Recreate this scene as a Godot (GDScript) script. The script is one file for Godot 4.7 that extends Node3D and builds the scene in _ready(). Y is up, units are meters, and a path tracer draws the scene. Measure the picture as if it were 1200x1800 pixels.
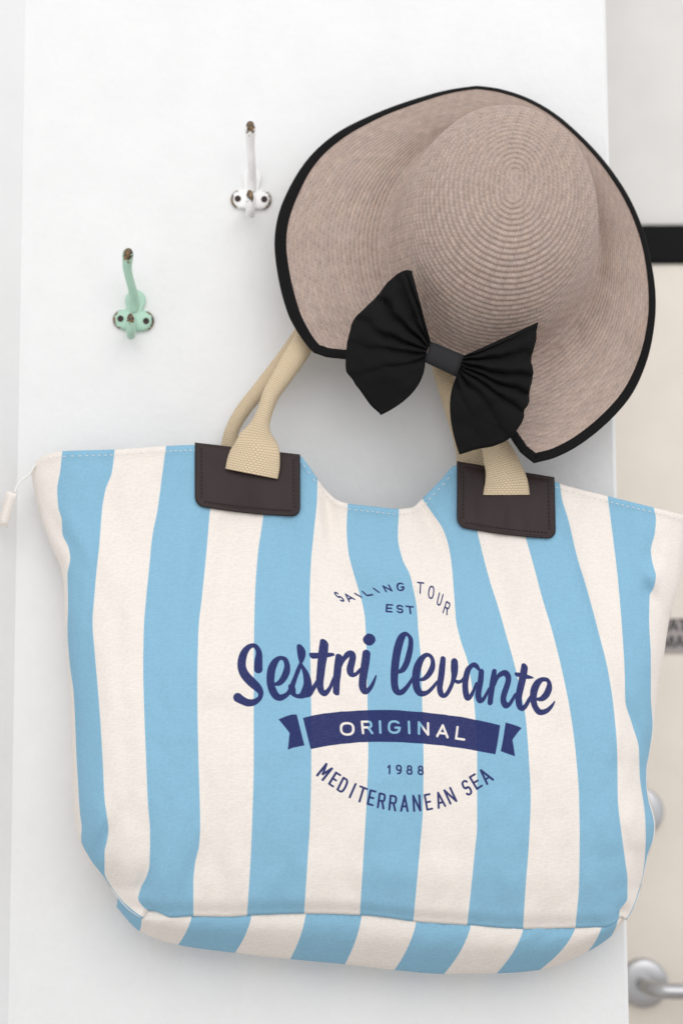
extends Node3D
# A striped canvas tote and a straw sun hat hanging on a white wall beside two small enamel hooks, a cream door behind.

const LENS := 3300.0          # focal length in photograph pixels
var eye := Transform3D(Basis.from_euler(Vector3(deg_to_rad(7.1), 0, deg_to_rad(-0.27))), Vector3(0, 1.35, 1.72))
var rng := RandomNumberGenerator.new()
var soft := FastNoiseLite.new()
var M := {}

const WALL_COLOR := Color(0.935, 0.935, 0.935)
const DOOR_COLOR := Color(0.93, 0.895, 0.85)
const TRANSOM_COLOR := Color(0.90, 0.89, 0.875)
const CLOTH_CREAM := Color(0.968, 0.936, 0.903)
const CLOTH_BLUE := Color(0.565, 0.755, 0.86)
const INK := Color(0.18, 0.205, 0.40)
const WEB_COLOR := Color(0.95, 0.862, 0.73)
const LEATHER_COLOR := Color(0.16, 0.102, 0.098)
const STRAW := Color(0.535, 0.407, 0.345)      # linear
const AIR_COLOR := Color(0.852, 0.858, 0.868)
const AIR_ENERGY := 1.3
const EXPOSURE := 1.03
var LAMPS := [   # place, target, size, energy, colour
	[Vector3(0.35, 2.8, 2.7), Vector3(0.05, 1.5, 0), Vector2(3.0, 2.2), 3.4, Color(1.0, 0.99, 0.975)],
]

const SCRIPT_STROKES := {
	"S": [650.2, 480.0, 9.6, 650.5, 462.4, 9.0, 651.8, 447.3, 7.2, 649.4, 437.7, 5.9, 643.5, 430.0, 5.1, 635.5, 428.7, 4.9, 625.7, 434.3, 6.5, 617.2, 446.4, 8.4, 613.0, 461.5, 9.4, 612.6, 474.8, 9.6, 616.7, 488.1, 10.0, 625.3, 499.7, 10.3, 637.4, 511.2, 10.3, 648.5, 521.1, 9.0, 655.3, 531.0, 6.5, 654.8, 541.0, 5.1, 649.3, 548.2, 5.7, 639.1, 553.8, 7.2, 627.1, 554.7, 8.2, 615.0, 550.1, 8.8, 603.8, 543.6, 10.3],
	"e": [686.1, 512.7, 3.0, 697.2, 509.2, 5.7, 706.6, 498.5, 7.0, 713.6, 482.8, 7.6, 715.3, 469.1, 6.5, 711.9, 457.5, 5.9, 704.2, 453.0, 4.5, 695.6, 454.9, 5.1, 687.0, 464.2, 7.6, 680.2, 479.7, 9.0, 677.9, 496.6, 9.0, 678.4, 513.4, 8.6, 683.4, 528.4, 8.8, 690.1, 538.2, 8.4, 698.6, 541.5, 7.2, 708.8, 537.6, 5.7, 717.4, 529.9, 4.5, 725.2, 516.0, 5.3],
	"s_top": [747.4, 416.4, 10.0, 747.3, 424.3, 9.6, 746.3, 437.1, 6.8, 745.7, 447.9, 3.0],
	"s": [745.7, 447.9, 2.6, 750.5, 455.3, 5.3, 757.2, 464.8, 8.0, 760.7, 478.3, 9.2, 760.9, 494.2, 9.2, 754.8, 510.4, 7.6, 746.2, 524.2, 5.1, 736.0, 529.4, 4.5, 727.6, 526.9, 7.2, 725.7, 515.8, 8.4],
	"s_left": [745.7, 451.4, 3.4, 740.1, 468.5, 4.1, 734.0, 487.5, 4.1, 727.0, 510.1, 5.1],
	"s_link": [747.9, 523.6, 4.1, 761.6, 508.8, 6.8, 772.0, 493.5, 4.9, 779.1, 480.0, 4.1, 786.2, 462.7, 3.4],
	"t": [800.0, 372.3, 9.6, 797.4, 394.3, 10.3, 793.6, 421.4, 9.4, 790.7, 448.1, 8.8, 788.7, 467.1, 8.4, 789.0, 481.5, 8.4, 792.6, 491.9, 8.0, 797.7, 493.8, 6.5, 804.6, 487.5, 4.9, 811.7, 474.9, 3.7, 817.1, 460.2, 3.7, 822.5, 443.6, 3.0],
	"t_bar": [771.7, 414.8, 6.5, 786.9, 407.7, 6.1, 804.2, 398.7, 5.5, 819.8, 391.2, 3.4],
	"r": [833.6, 393.8, 8.4, 830.6, 414.9, 8.4, 828.6, 434.1, 8.4, 826.6, 453.3, 7.8, 825.3, 482.0, 7.4],
	"r_arm": [832.2, 425.5, 3.7, 838.5, 405.0, 4.5, 845.6, 391.9, 5.1, 854.5, 380.3, 6.5, 862.3, 377.2, 6.7, 864.7, 384.7, 7.2, 861.8, 400.2, 7.6, 858.1, 415.9, 8.0, 858.8, 427.0, 7.6, 863.9, 430.7, 5.3, 872.5, 425.8, 4.1, 881.4, 414.3, 3.7],
	"i": [896.0, 373.2, 9.2, 892.9, 396.1, 9.4, 889.0, 419.1, 9.0, 886.0, 442.0, 8.8, 885.8, 457.2, 8.8, 889.9, 467.5, 8.0, 896.8, 465.6, 5.7, 905.0, 455.2, 4.5, 911.5, 441.3, 3.4, 916.9, 426.5, 1.8],
	"dot": [902.0, 339.6, 13.2, 905.4, 335.8, 13.2],
	"l": [968.1, 412.6, 3.4, 979.9, 404.3, 6.1, 989.4, 386.9, 6.8, 996.9, 363.3, 6.8, 1002.2, 341.9, 6.1, 1003.6, 324.7, 5.5, 998.8, 315.8, 4.5, 991.7, 313.0, 5.1, 981.9, 323.8, 8.0, 973.0, 345.8, 9.2, 966.0, 373.2, 9.2, 961.9, 400.1, 9.2, 959.9, 423.0, 8.8, 959.8, 441.9, 8.4, 962.7, 456.7, 8.4, 968.8, 462.5, 7.2, 977.8, 459.4, 6.1, 987.8, 447.6, 4.9, 997.0, 433.1, 4.1, 1004.4, 420.8, 4.1],
	"e2": [1017.6, 424.8, 3.0, 1029.8, 421.7, 5.1, 1042.2, 411.2, 7.0, 1052.2, 396.2, 7.6, 1056.2, 381.3, 6.1, 1054.1, 368.5, 5.3, 1046.4, 362.4, 4.9, 1036.5, 363.7, 5.7, 1024.9, 373.9, 7.6, 1015.9, 391.4, 9.0, 1011.4, 410.6, 9.2, 1010.4, 427.7, 8.8, 1011.8, 444.5, 8.8, 1017.8, 456.2, 8.4, 1026.8, 458.5, 6.8, 1038.4, 454.5, 5.1, 1050.4, 444.1, 4.5, 1063.9, 429.3, 3.7],
	"v": [1085.4, 374.4, 7.4, 1080.1, 393.3, 8.4, 1076.2, 411.9, 8.4, 1071.7, 430.4, 8.0, 1069.3, 445.3, 7.2, 1071.6, 458.5, 7.2, 1077.9, 464.2, 5.3, 1085.9, 460.1, 5.3, 1095.7, 447.4, 5.3, 1104.3, 432.1, 5.7, 1110.2, 416.5, 8.0, 1112.6, 402.2, 10.0, 1115.3, 387.0, 9.6],
	"v_link": [1107.8, 428.1, 3.0, 1116.0, 435.1, 4.5, 1126.0, 434.9, 4.1, 1135.1, 428.0, 3.7],
	"a": [1178.8, 419.3, 3.7, 1173.3, 409.3, 5.7, 1164.4, 403.9, 5.5, 1149.5, 409.9, 7.2, 1140.3, 426.9, 8.0, 1135.3, 444.5, 7.6, 1134.1, 462.6, 7.6, 1136.3, 475.8, 7.2, 1143.0, 475.7, 5.3, 1153.6, 463.5, 4.5, 1164.9, 448.8, 4.1],
	"a_stem": [1183.5, 428.1, 8.0, 1177.6, 445.7, 8.4, 1169.8, 463.0, 8.4, 1165.3, 476.0, 8.4, 1167.5, 488.4, 7.2, 1175.7, 489.9, 5.3, 1185.6, 482.1, 4.5, 1196.4, 471.4, 3.7],
	"n": [1219.1, 440.1, 7.4, 1212.0, 455.4, 8.4, 1205.3, 470.7, 8.4, 1198.4, 487.9, 7.8, 1194.4, 500.8, 7.4],
	"n_arch": [1213.9, 466.5, 4.1, 1223.1, 455.8, 4.9, 1232.2, 451.8, 5.7, 1247.0, 453.3, 6.1, 1254.7, 462.8, 8.0, 1253.0, 473.2, 8.0, 1244.2, 485.0, 8.4, 1234.5, 496.5, 8.4, 1229.5, 508.3, 8.0, 1233.3, 520.0, 7.2, 1242.4, 522.6, 5.1, 1253.9, 515.6, 4.5, 1264.9, 506.5, 3.7],
	"t2": [1306.3, 445.2, 8.6, 1298.8, 460.6, 9.0, 1288.0, 481.1, 8.8, 1277.9, 499.8, 8.4, 1270.8, 515.0, 8.4, 1268.9, 530.1, 8.0, 1273.1, 537.5, 5.9, 1284.5, 532.3, 4.9, 1297.5, 519.3, 4.5, 1307.8, 508.9, 3.7],
	"t2_bar": [1278.9, 462.1, 4.5, 1292.6, 464.2, 5.7, 1308.6, 466.4, 4.9, 1323.3, 467.5, 1.6],
	"e3": [1320.6, 515.4, 3.0, 1333.4, 514.2, 5.3, 1348.4, 504.7, 7.2, 1360.4, 490.3, 7.6, 1364.7, 479.9, 6.5, 1363.2, 471.5, 5.7, 1355.6, 469.1, 4.9, 1344.7, 470.9, 5.1, 1330.8, 480.7, 7.6, 1318.3, 496.6, 9.0, 1311.7, 513.7, 9.0, 1310.7, 528.8, 8.8, 1317.2, 541.1, 8.4, 1328.3, 543.9, 6.1, 1344.1, 538.8, 4.9, 1359.3, 527.6, 3.4, 1369.6, 517.1, 1.4],
}
const BANNER := {
	"band": [749.5, 573.0, 769.3, 557.1, 797.7, 542.0, 836.5, 525.8, 875.3, 517.2, 914.7, 511.8, 941.4, 509.0, 968.0, 506.6, 981.4, 506.2, 1023.9, 504.2, 1076.4, 510.0, 1117.7, 520.1, 1159.0, 534.0, 1187.4, 547.2, 1213.4, 560.0, 1197.3, 623.3, 1152.0, 606.0, 1114.0, 595.8, 1073.4, 586.5, 1021.9, 582.6, 979.6, 585.2, 913.3, 591.3, 874.3, 596.1, 835.9, 605.6, 805.1, 617.9, 766.7, 636.7],
	"tail_left": [695.3, 589.9, 735.6, 571.8, 752.8, 634.9, 716.0, 657.0, 719.8, 618.6],
	"tail_right": [1227.9, 557.7, 1267.1, 580.6, 1241.7, 601.1, 1246.1, 639.3, 1210.9, 618.8],
}
const INK_LETTERS := [
	["S", 842.2, 242.4, -7.8, -7.7, 3.9, -2.0, 1.94],
	["A", 865.8, 237.9, -6.1, -6.5, 7.1, -3.9, 1.94],
	["I", 890.6, 229.0, -6.8, -3.7, 0.3, -0.0, 1.94],
	["L", 914.7, 220.7, -4.0, -4.6, 6.7, -1.9, 1.94],
	["I", 936.9, 211.6, -4.9, -4.3, 0.3, -0.0, 1.94],
	["N", 964.1, 203.7, -1.9, -6.6, 6.8, -1.7, 1.94],
	["G", 995.3, 195.9, 1.1, -8.9, 7.3, -1.5, 1.94],
	["T", 1046.9, 196.6, 3.8, -12.8, 9.2, 1.1, 1.94],
	["O", 1079.0, 209.4, 5.0, -13.8, 7.5, 1.9, 1.94],
	["U", 1104.0, 231.4, 6.6, -11.7, 5.3, 3.3, 1.94],
	["R", 1124.0, 257.6, 7.0, -11.4, 6.2, 3.9, 1.94],
	["E", 958.2, 253.9, 1.8, -8.7, 6.5, -0.4, 2.00],
	["S", 983.3, 252.7, 1.0, -8.6, 6.5, -0.3, 2.00],
	["T", 1007.4, 252.3, -0.3, -8.5, 7.9, 0.1, 2.00],
	["M", 798.2, 682.8, 10.4, -16.5, 6.3, 3.9, 2.47],
	["E", 821.3, 696.0, 7.7, -15.3, 4.5, 2.2, 2.47],
	["D", 840.7, 706.7, 6.5, -15.7, 5.6, 3.1, 2.47],
	["I", 863.2, 717.2, 6.1, -17.0, 0.4, -0.0, 2.47],
	["T", 883.8, 725.3, 4.1, -17.5, 7.5, 2.6, 2.47],
	["E", 906.9, 731.2, 2.6, -17.1, 5.6, 1.1, 2.47],
	["R", 929.9, 736.9, 1.5, -17.4, 6.3, 0.9, 2.47],
	["R", 955.7, 739.3, 0.9, -17.4, 6.6, 0.4, 2.47],
	["A", 982.0, 736.6, -0.2, -18.8, 7.3, -0.7, 2.47],
	["N", 1009.7, 732.0, -1.5, -18.6, 6.9, -1.3, 2.47],
	["E", 1036.5, 726.6, -3.4, -17.8, 5.7, -1.5, 2.47],
	["A", 1064.0, 720.4, -4.8, -17.4, 7.6, -2.6, 2.47],
	["N", 1088.4, 710.3, -7.4, -16.5, 6.9, -2.9, 2.47],
	["S", 1127.5, 693.1, -7.0, -16.0, 5.8, -2.8, 2.47],
	["E", 1149.0, 679.5, -8.5, -14.6, 5.8, -3.1, 2.47],
	["A", 1172.1, 669.4, -11.2, -15.6, 7.1, -3.8, 2.47],
	["1", 945.3, 657.0, -0.2, -10.0, 3.0, -0.3, 1.94],
	["9", 967.2, 654.4, -0.2, -10.0, 5.2, -0.3, 1.94],
	["8", 991.7, 652.0, -0.1, -10.0, 5.2, -0.4, 1.94],
	["8", 1017.4, 649.5, -0.1, -10.0, 5.2, -0.1, 1.94],
]
const CUT_LETTERS := [
	["O", 849.0, 566.2, -0.1, -14.0, 13.9, -2.1, 2.87],
	["R", 894.0, 557.2, -1.1, -14.1, 10.4, -1.0, 2.87],
	["I", 924.3, 553.3, -0.3, -14.1, 0.3, -0.0, 2.87],
	["G", 957.3, 549.8, 0.3, -14.2, 12.5, -1.2, 2.87],
	["I", 991.8, 546.0, -0.2, -14.1, 0.3, -0.0, 2.87],
	["N", 1025.6, 545.1, 0.4, -14.1, 10.8, 0.5, 2.87],
	["A", 1071.1, 550.6, 1.1, -14.0, 12.3, 1.6, 2.87],
	["L", 1114.6, 559.8, 2.4, -13.6, 9.5, 2.5, 2.87],
]
const STRIPES := [
	[Vector2(833, 55), Vector2(860, 60), Vector2(913, 73), Vector2(960, 90), Vector2(1000, 107), Vector2(1037, 113), Vector2(1073, 114), Vector2(1150, 119), Vector2(1253, 126), Vector2(1333, 127), Vector2(1420, 130), Vector2(1463, 135), Vector2(1507, 153), Vector2(1538, 178), Vector2(1577, 206), Vector2(1600, 227), Vector2(1614, 247)],
	[Vector2(793, 110), Vector2(830, 106), Vector2(860, 101), Vector2(893, 103), Vector2(913, 109), Vector2(937, 110), Vector2(963, 121), Vector2(982, 124), Vector2(1010, 119), Vector2(1060, 120), Vector2(1107, 119), Vector2(1167, 123), Vector2(1220, 130), Vector2(1333, 135), Vector2(1367, 137), Vector2(1430, 141), Vector2(1455, 144), Vector2(1475, 143), Vector2(1507, 157), Vector2(1538, 180), Vector2(1577, 208), Vector2(1600, 229), Vector2(1614, 249)],
	[Vector2(790, 202), Vector2(830, 197), Vector2(860, 186), Vector2(893, 180), Vector2(957, 175), Vector2(1003, 170), Vector2(1050, 166), Vector2(1093, 163), Vector2(1150, 167), Vector2(1207, 172), Vector2(1273, 177), Vector2(1340, 181), Vector2(1403, 184), Vector2(1433, 188), Vector2(1457, 191), Vector2(1480, 188), Vector2(1497, 184), Vector2(1533, 184), Vector2(1560, 197), Vector2(1587, 219), Vector2(1603, 238), Vector2(1614, 254)],
	[Vector2(784, 292), Vector2(837, 285), Vector2(897, 277), Vector2(943, 268), Vector2(1003, 262), Vector2(1053, 257), Vector2(1107, 253), Vector2(1173, 252), Vector2(1257, 254), Vector2(1333, 257), Vector2(1407, 260), Vector2(1467, 264), Vector2(1520, 263), Vector2(1543, 257), Vector2(1560, 248), Vector2(1580, 243), Vector2(1592, 250), Vector2(1602, 262), Vector2(1612, 280)],
	[Vector2(785, 382), Vector2(900, 369), Vector2(970, 363), Vector2(1050, 355), Vector2(1107, 349), Vector2(1207, 347), Vector2(1333, 349), Vector2(1400, 351), Vector2(1453, 352), Vector2(1487, 350), Vector2(1517, 343), Vector2(1553, 340), Vector2(1612, 340)],
	[Vector2(790, 477), Vector2(850, 469), Vector2(913, 462), Vector2(977, 453), Vector2(1053, 448), Vector2(1120, 446.5), Vector2(1200, 446), Vector2(1337, 446), Vector2(1453, 443), Vector2(1520, 440), Vector2(1612, 434)],
	[Vector2(810, 560), Vector2(842, 558), Vector2(880, 557), Vector2(930, 552), Vector2(997, 546), Vector2(1067, 544), Vector2(1120, 545), Vector2(1200, 546), Vector2(1260, 547), Vector2(1337, 547), Vector2(1437, 545), Vector2(1520, 540), Vector2(1612, 534)],
	[Vector2(883, 611), Vector2(930, 609), Vector2(970, 612), Vector2(1003, 620), Vector2(1037, 630), Vector2(1067, 638), Vector2(1090, 641.5), Vector2(1150, 644), Vector2(1250, 646), Vector2(1320, 647), Vector2(1387, 645), Vector2(1480, 640), Vector2(1612, 632)],
	[Vector2(895, 701), Vector2(943, 699), Vector2(983, 707), Vector2(1010, 720), Vector2(1040, 727), Vector2(1067, 732), Vector2(1110, 735), Vector2(1170, 740), Vector2(1250, 742), Vector2(1340, 744), Vector2(1420, 743), Vector2(1487, 738), Vector2(1620, 726)],
	[Vector2(877, 742), Vector2(903, 760), Vector2(930, 778), Vector2(960, 788), Vector2(990, 793), Vector2(1050, 798), Vector2(1090, 801), Vector2(1125, 809), Vector2(1165, 822), Vector2(1200, 828), Vector2(1237, 833), Vector2(1263, 835), Vector2(1320, 838), Vector2(1353, 838), Vector2(1447, 838), Vector2(1507, 833), Vector2(1622, 821)],
	[Vector2(820, 811), Vector2(880, 825), Vector2(933, 838), Vector2(983, 850), Vector2(1030, 863), Vector2(1067, 875), Vector2(1113, 888), Vector2(1170, 904), Vector2(1215, 914), Vector2(1260, 923), Vector2(1337, 929), Vector2(1403, 932), Vector2(1480, 929), Vector2(1560, 923), Vector2(1625, 919)],
	[Vector2(838, 896), Vector2(890, 909), Vector2(947, 924), Vector2(997, 938), Vector2(1050, 952), Vector2(1110, 970), Vector2(1183, 988), Vector2(1260, 1003), Vector2(1333, 1012), Vector2(1403, 1017), Vector2(1470, 1018), Vector2(1553, 1017), Vector2(1625, 1011)],
	[Vector2(850, 983), Vector2(877, 987), Vector2(913, 998), Vector2(977, 1013), Vector2(1033, 1030), Vector2(1107, 1050), Vector2(1180, 1068), Vector2(1247, 1078), Vector2(1325, 1084), Vector2(1403, 1085), Vector2(1453, 1090), Vector2(1513, 1098), Vector2(1547, 1102), Vector2(1580, 1102), Vector2(1590, 1096), Vector2(1600, 1088), Vector2(1618, 1087)],
	[Vector2(872, 1067), Vector2(910, 1072), Vector2(957, 1078), Vector2(1017, 1085), Vector2(1050, 1088), Vector2(1113, 1093), Vector2(1183, 1097), Vector2(1230, 1098), Vector2(1273, 1110), Vector2(1317, 1122), Vector2(1353, 1123), Vector2(1370, 1124), Vector2(1397, 1128), Vector2(1437, 1133), Vector2(1470, 1134), Vector2(1500, 1133), Vector2(1537, 1129), Vector2(1567, 1121), Vector2(1600, 1109), Vector2(1618, 1098)],
	[Vector2(892, 1148), Vector2(913, 1152), Vector2(937, 1150), Vector2(967, 1143), Vector2(990, 1146), Vector2(1013, 1152), Vector2(1033, 1148), Vector2(1047, 1141), Vector2(1090, 1140), Vector2(1157, 1143), Vector2(1223, 1143), Vector2(1273, 1146), Vector2(1323, 1140), Vector2(1353, 1135), Vector2(1377, 1135), Vector2(1403, 1138), Vector2(1437, 1147), Vector2(1450, 1149), Vector2(1473, 1147), Vector2(1503, 1137), Vector2(1537, 1130), Vector2(1567, 1122.5), Vector2(1600, 1110.5), Vector2(1618, 1099.5)],
	[Vector2(905, 1206), Vector2(960, 1202), Vector2(1020, 1194), Vector2(1065, 1182), Vector2(1085, 1176), Vector2(1150, 1166), Vector2(1200, 1157), Vector2(1250, 1151), Vector2(1290, 1148), Vector2(1323, 1142), Vector2(1353, 1137), Vector2(1377, 1137), Vector2(1403, 1140), Vector2(1437, 1149), Vector2(1450, 1151), Vector2(1473, 1149), Vector2(1503, 1139), Vector2(1537, 1132), Vector2(1567, 1124), Vector2(1600, 1112), Vector2(1618, 1101)],
]
const TOP_EDGE := [Vector2(40, 850), Vector2(55, 833), Vector2(60, 817), Vector2(67, 808), Vector2(80, 800), Vector2(110, 793), Vector2(202, 790), Vector2(292, 784), Vector2(342, 782), Vector2(420, 788), Vector2(527, 801), Vector2(541, 817), Vector2(558, 842), Vector2(578, 867), Vector2(591, 878), Vector2(611, 885), Vector2(655, 890), Vector2(701, 894.5), Vector2(723, 892), Vector2(742, 876), Vector2(773, 845), Vector2(802, 817), Vector2(900, 832), Vector2(975, 847), Vector2(983, 850), Vector2(1067, 872), Vector2(1148, 892), Vector2(1206, 907), Vector2(1240, 916)]
const BOTTOM_SEAM := [Vector2(200, 1614), Vector2(250, 1614), Vector2(261, 1602), Vector2(271, 1601), Vector2(282, 1605), Vector2(301, 1613), Vector2(338, 1610.5), Vector2(399, 1611.5), Vector2(443, 1609), Vector2(539, 1606), Vector2(632, 1608.5), Vector2(680, 1613), Vector2(729, 1620), Vector2(827, 1626.5), Vector2(920, 1633), Vector2(1013, 1631), Vector2(1060, 1630), Vector2(1079, 1624), Vector2(1090, 1612), Vector2(1100, 1617), Vector2(1112, 1600), Vector2(1160, 1600)]


# ---------------------------------------------------------------- helpers
func at(px: float, py: float, z: float) -> Vector3:   # the point at depth z (metres in front of the wall) that a traced outline point stands for
	var d := eye.basis * Vector3((px - 600.0) / LENS, (900.0 - py) / LENS, -1.0)
	return eye.origin + d * ((z - eye.origin.z) / d.z)

func tag(o: Node, label: String, category: String, group := "", kind := "") -> void:
	o.set_meta("label", label)
	o.set_meta("category", category)
	if group: o.set_meta("group", group)
	if kind: o.set_meta("kind", kind)

func thing(called: String, where: Vector3) -> Node3D:
	var o := Node3D.new()
	o.name = called
	o.position = where
	add_child(o, true)
	return o

func start() -> SurfaceTool:
	var st := SurfaceTool.new()
	st.begin(Mesh.PRIMITIVE_TRIANGLES)
	return st

func part(called: String, st: SurfaceTool, m: Material, parent: Node, origin := Vector3.ZERO) -> MeshInstance3D:
	st.generate_normals()
	var o := MeshInstance3D.new()
	o.name = called
	o.mesh = st.commit()
	o.material_override = null
	o.mesh.surface_set_material(0, m)
	o.position = origin
	parent.add_child(o, true)
	return o

# rows of points into a smooth sheet; points are given in the world and kept relative to «origin»
func sheet(st: SurfaceTool, rows: Array, origin := Vector3.ZERO, uvs: Array = [], uv2s: Array = [], cols: Array = [], closed := false) -> void:
	var h := rows.size()
	var w: int = rows[0].size()
	var base: int = st.get_meta("n", 0)
	for j in h:
		for i in w:
			if uvs.size(): st.set_uv(uvs[j][i])
			else: st.set_uv(Vector2(float(i) / (w - 1), float(j) / maxf(h - 1, 1)))
			if uv2s.size(): st.set_uv2(uv2s[j][i])
			if cols.size(): st.set_color(cols[j][i])
			st.add_vertex(rows[j][i] - origin)
	for j in h - 1:
		for i in w - 1:
			var a := base + j * w + i
			st.add_index(a); st.add_index(a + 1); st.add_index(a + w)
			st.add_index(a + 1); st.add_index(a + w + 1); st.add_index(a + w)
	st.set_meta("n", base + h * w)

# a tube along points: each has a centre, two half widths and a side direction
func tube(st: SurfaceTool, centres: Array, wide: Array, thick: Array, origin: Vector3, sides := 14, vscale := 1.0, cols: Array = [], power := 1.0) -> void:
	var rows := []
	var uvs := []
	var cc := []
	var along := 0.0
	for k in centres.size():
		var a: Vector3 = centres[maxi(k - 1, 0)]
		var b: Vector3 = centres[mini(k + 1, centres.size() - 1)]
		var t := (b - a).normalized()
		var face := Vector3(0, 0, 1)
		var side := t.cross(face)
		if side.length() < 0.3: side = Vector3(1, 0, 0)
		side = side.normalized()
		face = side.cross(t).normalized()
		if k: along += (centres[k] - centres[k - 1]).length()
		var r := PackedVector3Array()
		var u := PackedVector2Array()
		var c := PackedColorArray()
		for i in sides + 1:
			var q := TAU * i / sides
			var cx := cos(q)
			var sy := sin(q)
			cx = signf(cx) * pow(absf(cx), power)
			sy = signf(sy) * pow(absf(sy), power)
			r.append(centres[k] + side * cx * wide[k] + face * sy * thick[k])
			u.append(Vector2(float(i) / sides, along * vscale))
			if cols.size(): c.append(cols[k])
		rows.append(r); uvs.append(u); cc.append(c)
	# caps
	for e in [0, rows.size() - 1]:
		var flat := PackedVector3Array()
		for i in sides + 1: flat.append(centres[e])
		if e == 0:
			rows.push_front(flat); uvs.push_front(uvs[0]); cc.push_front(cc[0])
			break
	var last := PackedVector3Array()
	for i in sides + 1: last.append(centres[centres.size() - 1])
	rows.append(last); uvs.append(uvs[uvs.size() - 1]); cc.append(cc[cc.size() - 1])
	sheet(st, rows, origin, uvs, [], cc if cols.size() else [])

func bevelled(st: SurfaceTool, lo: Vector3, hi: Vector3, b: float, origin := Vector3.ZERO) -> void:
	# a box with chamfered edges: six faces, twelve bevels, eight corners
	var c := (lo + hi) * 0.5
	var e := (hi - lo) * 0.5
	var pts := {}
	for sx in [-1, 1]:
		for sy in [-1, 1]:
			for sz in [-1, 1]:
				var s := Vector3(sx, sy, sz)
				for ax in 3:
					var p := e - Vector3(b, b, b)
					p[ax] = e[ax]
					pts[[sx, sy, sz, ax]] = c + p * s - origin
	var quad := func(a: Vector3, b2: Vector3, c2: Vector3, d: Vector3) -> void:
		for v in [a, b2, c2, a, c2, d]:
			st.set_smooth_group(-1)
			st.set_uv(Vector2.ZERO)
			st.add_vertex(v)
	for ax in 3:
		var u := (ax + 1) % 3
		var v := (ax + 2) % 3
		for s in [-1, 1]:
			var k := []
			for q in [[-1, -1], [1, -1], [1, 1], [-1, 1]]:
				var key := [0, 0, 0, ax]
				key[ax] = s; key[u] = q[0]; key[v] = q[1]
				k.append(pts[key])
			if s > 0: k.reverse()
			quad.call(k[0], k[1], k[2], k[3])
		for su in [-1, 1]:
			for sv in [-1, 1]:
				var a0 := [0, 0, 0, u]; var a1 := [0, 0, 0, u]; var b0 := [0, 0, 0, v]; var b1 := [0, 0, 0, v]
				for key in [a0, a1, b0, b1]:
					key[u] = su; key[v] = sv
				a0[ax] = -1; b0[ax] = -1; a1[ax] = 1; b1[ax] = 1
				var k2 := [pts[a0], pts[b0], pts[b1], pts[a1]]
				if su * sv < 0: k2.reverse()
				quad.call(k2[0], k2[1], k2[2], k2[3])
	for sx in [-1, 1]:
		for sy in [-1, 1]:
			for sz in [-1, 1]:
				var tri := [pts[[sx, sy, sz, 0]], pts[[sx, sy, sz, 1]], pts[[sx, sy, sz, 2]]]
				if sx * sy * sz > 0: tri.reverse()
				for v in tri:
					st.set_smooth_group(-1)
					st.set_uv(Vector2.ZERO)
					st.add_vertex(v)

func spline(p: Array, n: int) -> Array:   # Catmull-Rom through points of any vector type
	var out := []
	for k in p.size() - 1:
		var a = p[maxi(k - 1, 0)]; var b = p[k]; var c = p[k + 1]; var d = p[mini(k + 2, p.size() - 1)]
		for i in n:
			var t := float(i) / n
			out.append((b * 2.0 + (c - a) * t + (a * 2.0 - b * 5.0 + c * 4.0 - d) * t * t + (b * 3.0 - a - c * 3.0 + d) * t * t * t) * 0.5)
	out.append(p[p.size() - 1])
	return out

func curve_at(p: Array, v: float) -> float:   # smooth curve through (place, value) pairs
	var n := p.size()
	if v <= p[0].x: return p[0].y + (v - p[0].x) * (p[1].y - p[0].y) / (p[1].x - p[0].x) * 0.6
	if v >= p[n - 1].x: return p[n - 1].y + (v - p[n - 1].x) * (p[n - 1].y - p[n - 2].y) / (p[n - 1].x - p[n - 2].x) * 0.6
	var lo := 0
	var hi := n - 1
	while hi - lo > 1:
		var mid := (lo + hi) >> 1
		if p[mid].x < v: lo = mid
		else: hi = mid
	var h: float = p[lo + 1].x - p[lo].x
	var d1: float = (p[lo + 1].y - p[lo].y) / h
	var m0 := d1
	var m1 := d1
	if lo > 0:
		var d0: float = (p[lo].y - p[lo - 1].y) / (p[lo].x - p[lo - 1].x)
		m0 = 2.0 * d0 * d1 / (d0 + d1) if d0 * d1 > 0.0 else 0.0
	if lo < n - 2:
		var d2: float = (p[lo + 2].y - p[lo + 1].y) / (p[lo + 2].x - p[lo + 1].x)
		m1 = 2.0 * d2 * d1 / (d2 + d1) if d2 * d1 > 0.0 else 0.0
	var t: float = (v - p[lo].x) / h
	var t2 := t * t
	var t3 := t2 * t
	return p[lo].y * (2.0 * t3 - 3.0 * t2 + 1.0) + m0 * h * (t3 - 2.0 * t2 + t) + p[lo + 1].y * (3.0 * t2 - 2.0 * t3) + m1 * h * (t3 - t2)

func lin(r: float, g: float, b: float) -> Color:
	return Color(r, g, b).linear_to_srgb()

func mat(c: Color, rough := 0.8, spec := 0.5) -> StandardMaterial3D:
	var m := StandardMaterial3D.new()
	m.albedo_color = c
	m.roughness = rough
	m.metallic_specular = spec
	m.cull_mode = BaseMaterial3D.CULL_DISABLED
	return m

func noise_map(freq: float, octaves: int, lo: float, hi: float, size := 512) -> NoiseTexture2D:
	var n := FastNoiseLite.new()
	n.seed = 5
	n.noise_type = FastNoiseLite.TYPE_SIMPLEX_SMOOTH
	n.frequency = freq
	n.fractal_octaves = octaves
	var g := Gradient.new()
	g.set_color(0, Color(lo, lo, lo)); g.set_color(1, Color(hi, hi, hi))
	var t := NoiseTexture2D.new()
	t.width = size; t.height = size
	t.seamless = true
	t.noise = n
	t.color_ramp = g
	return t

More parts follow.
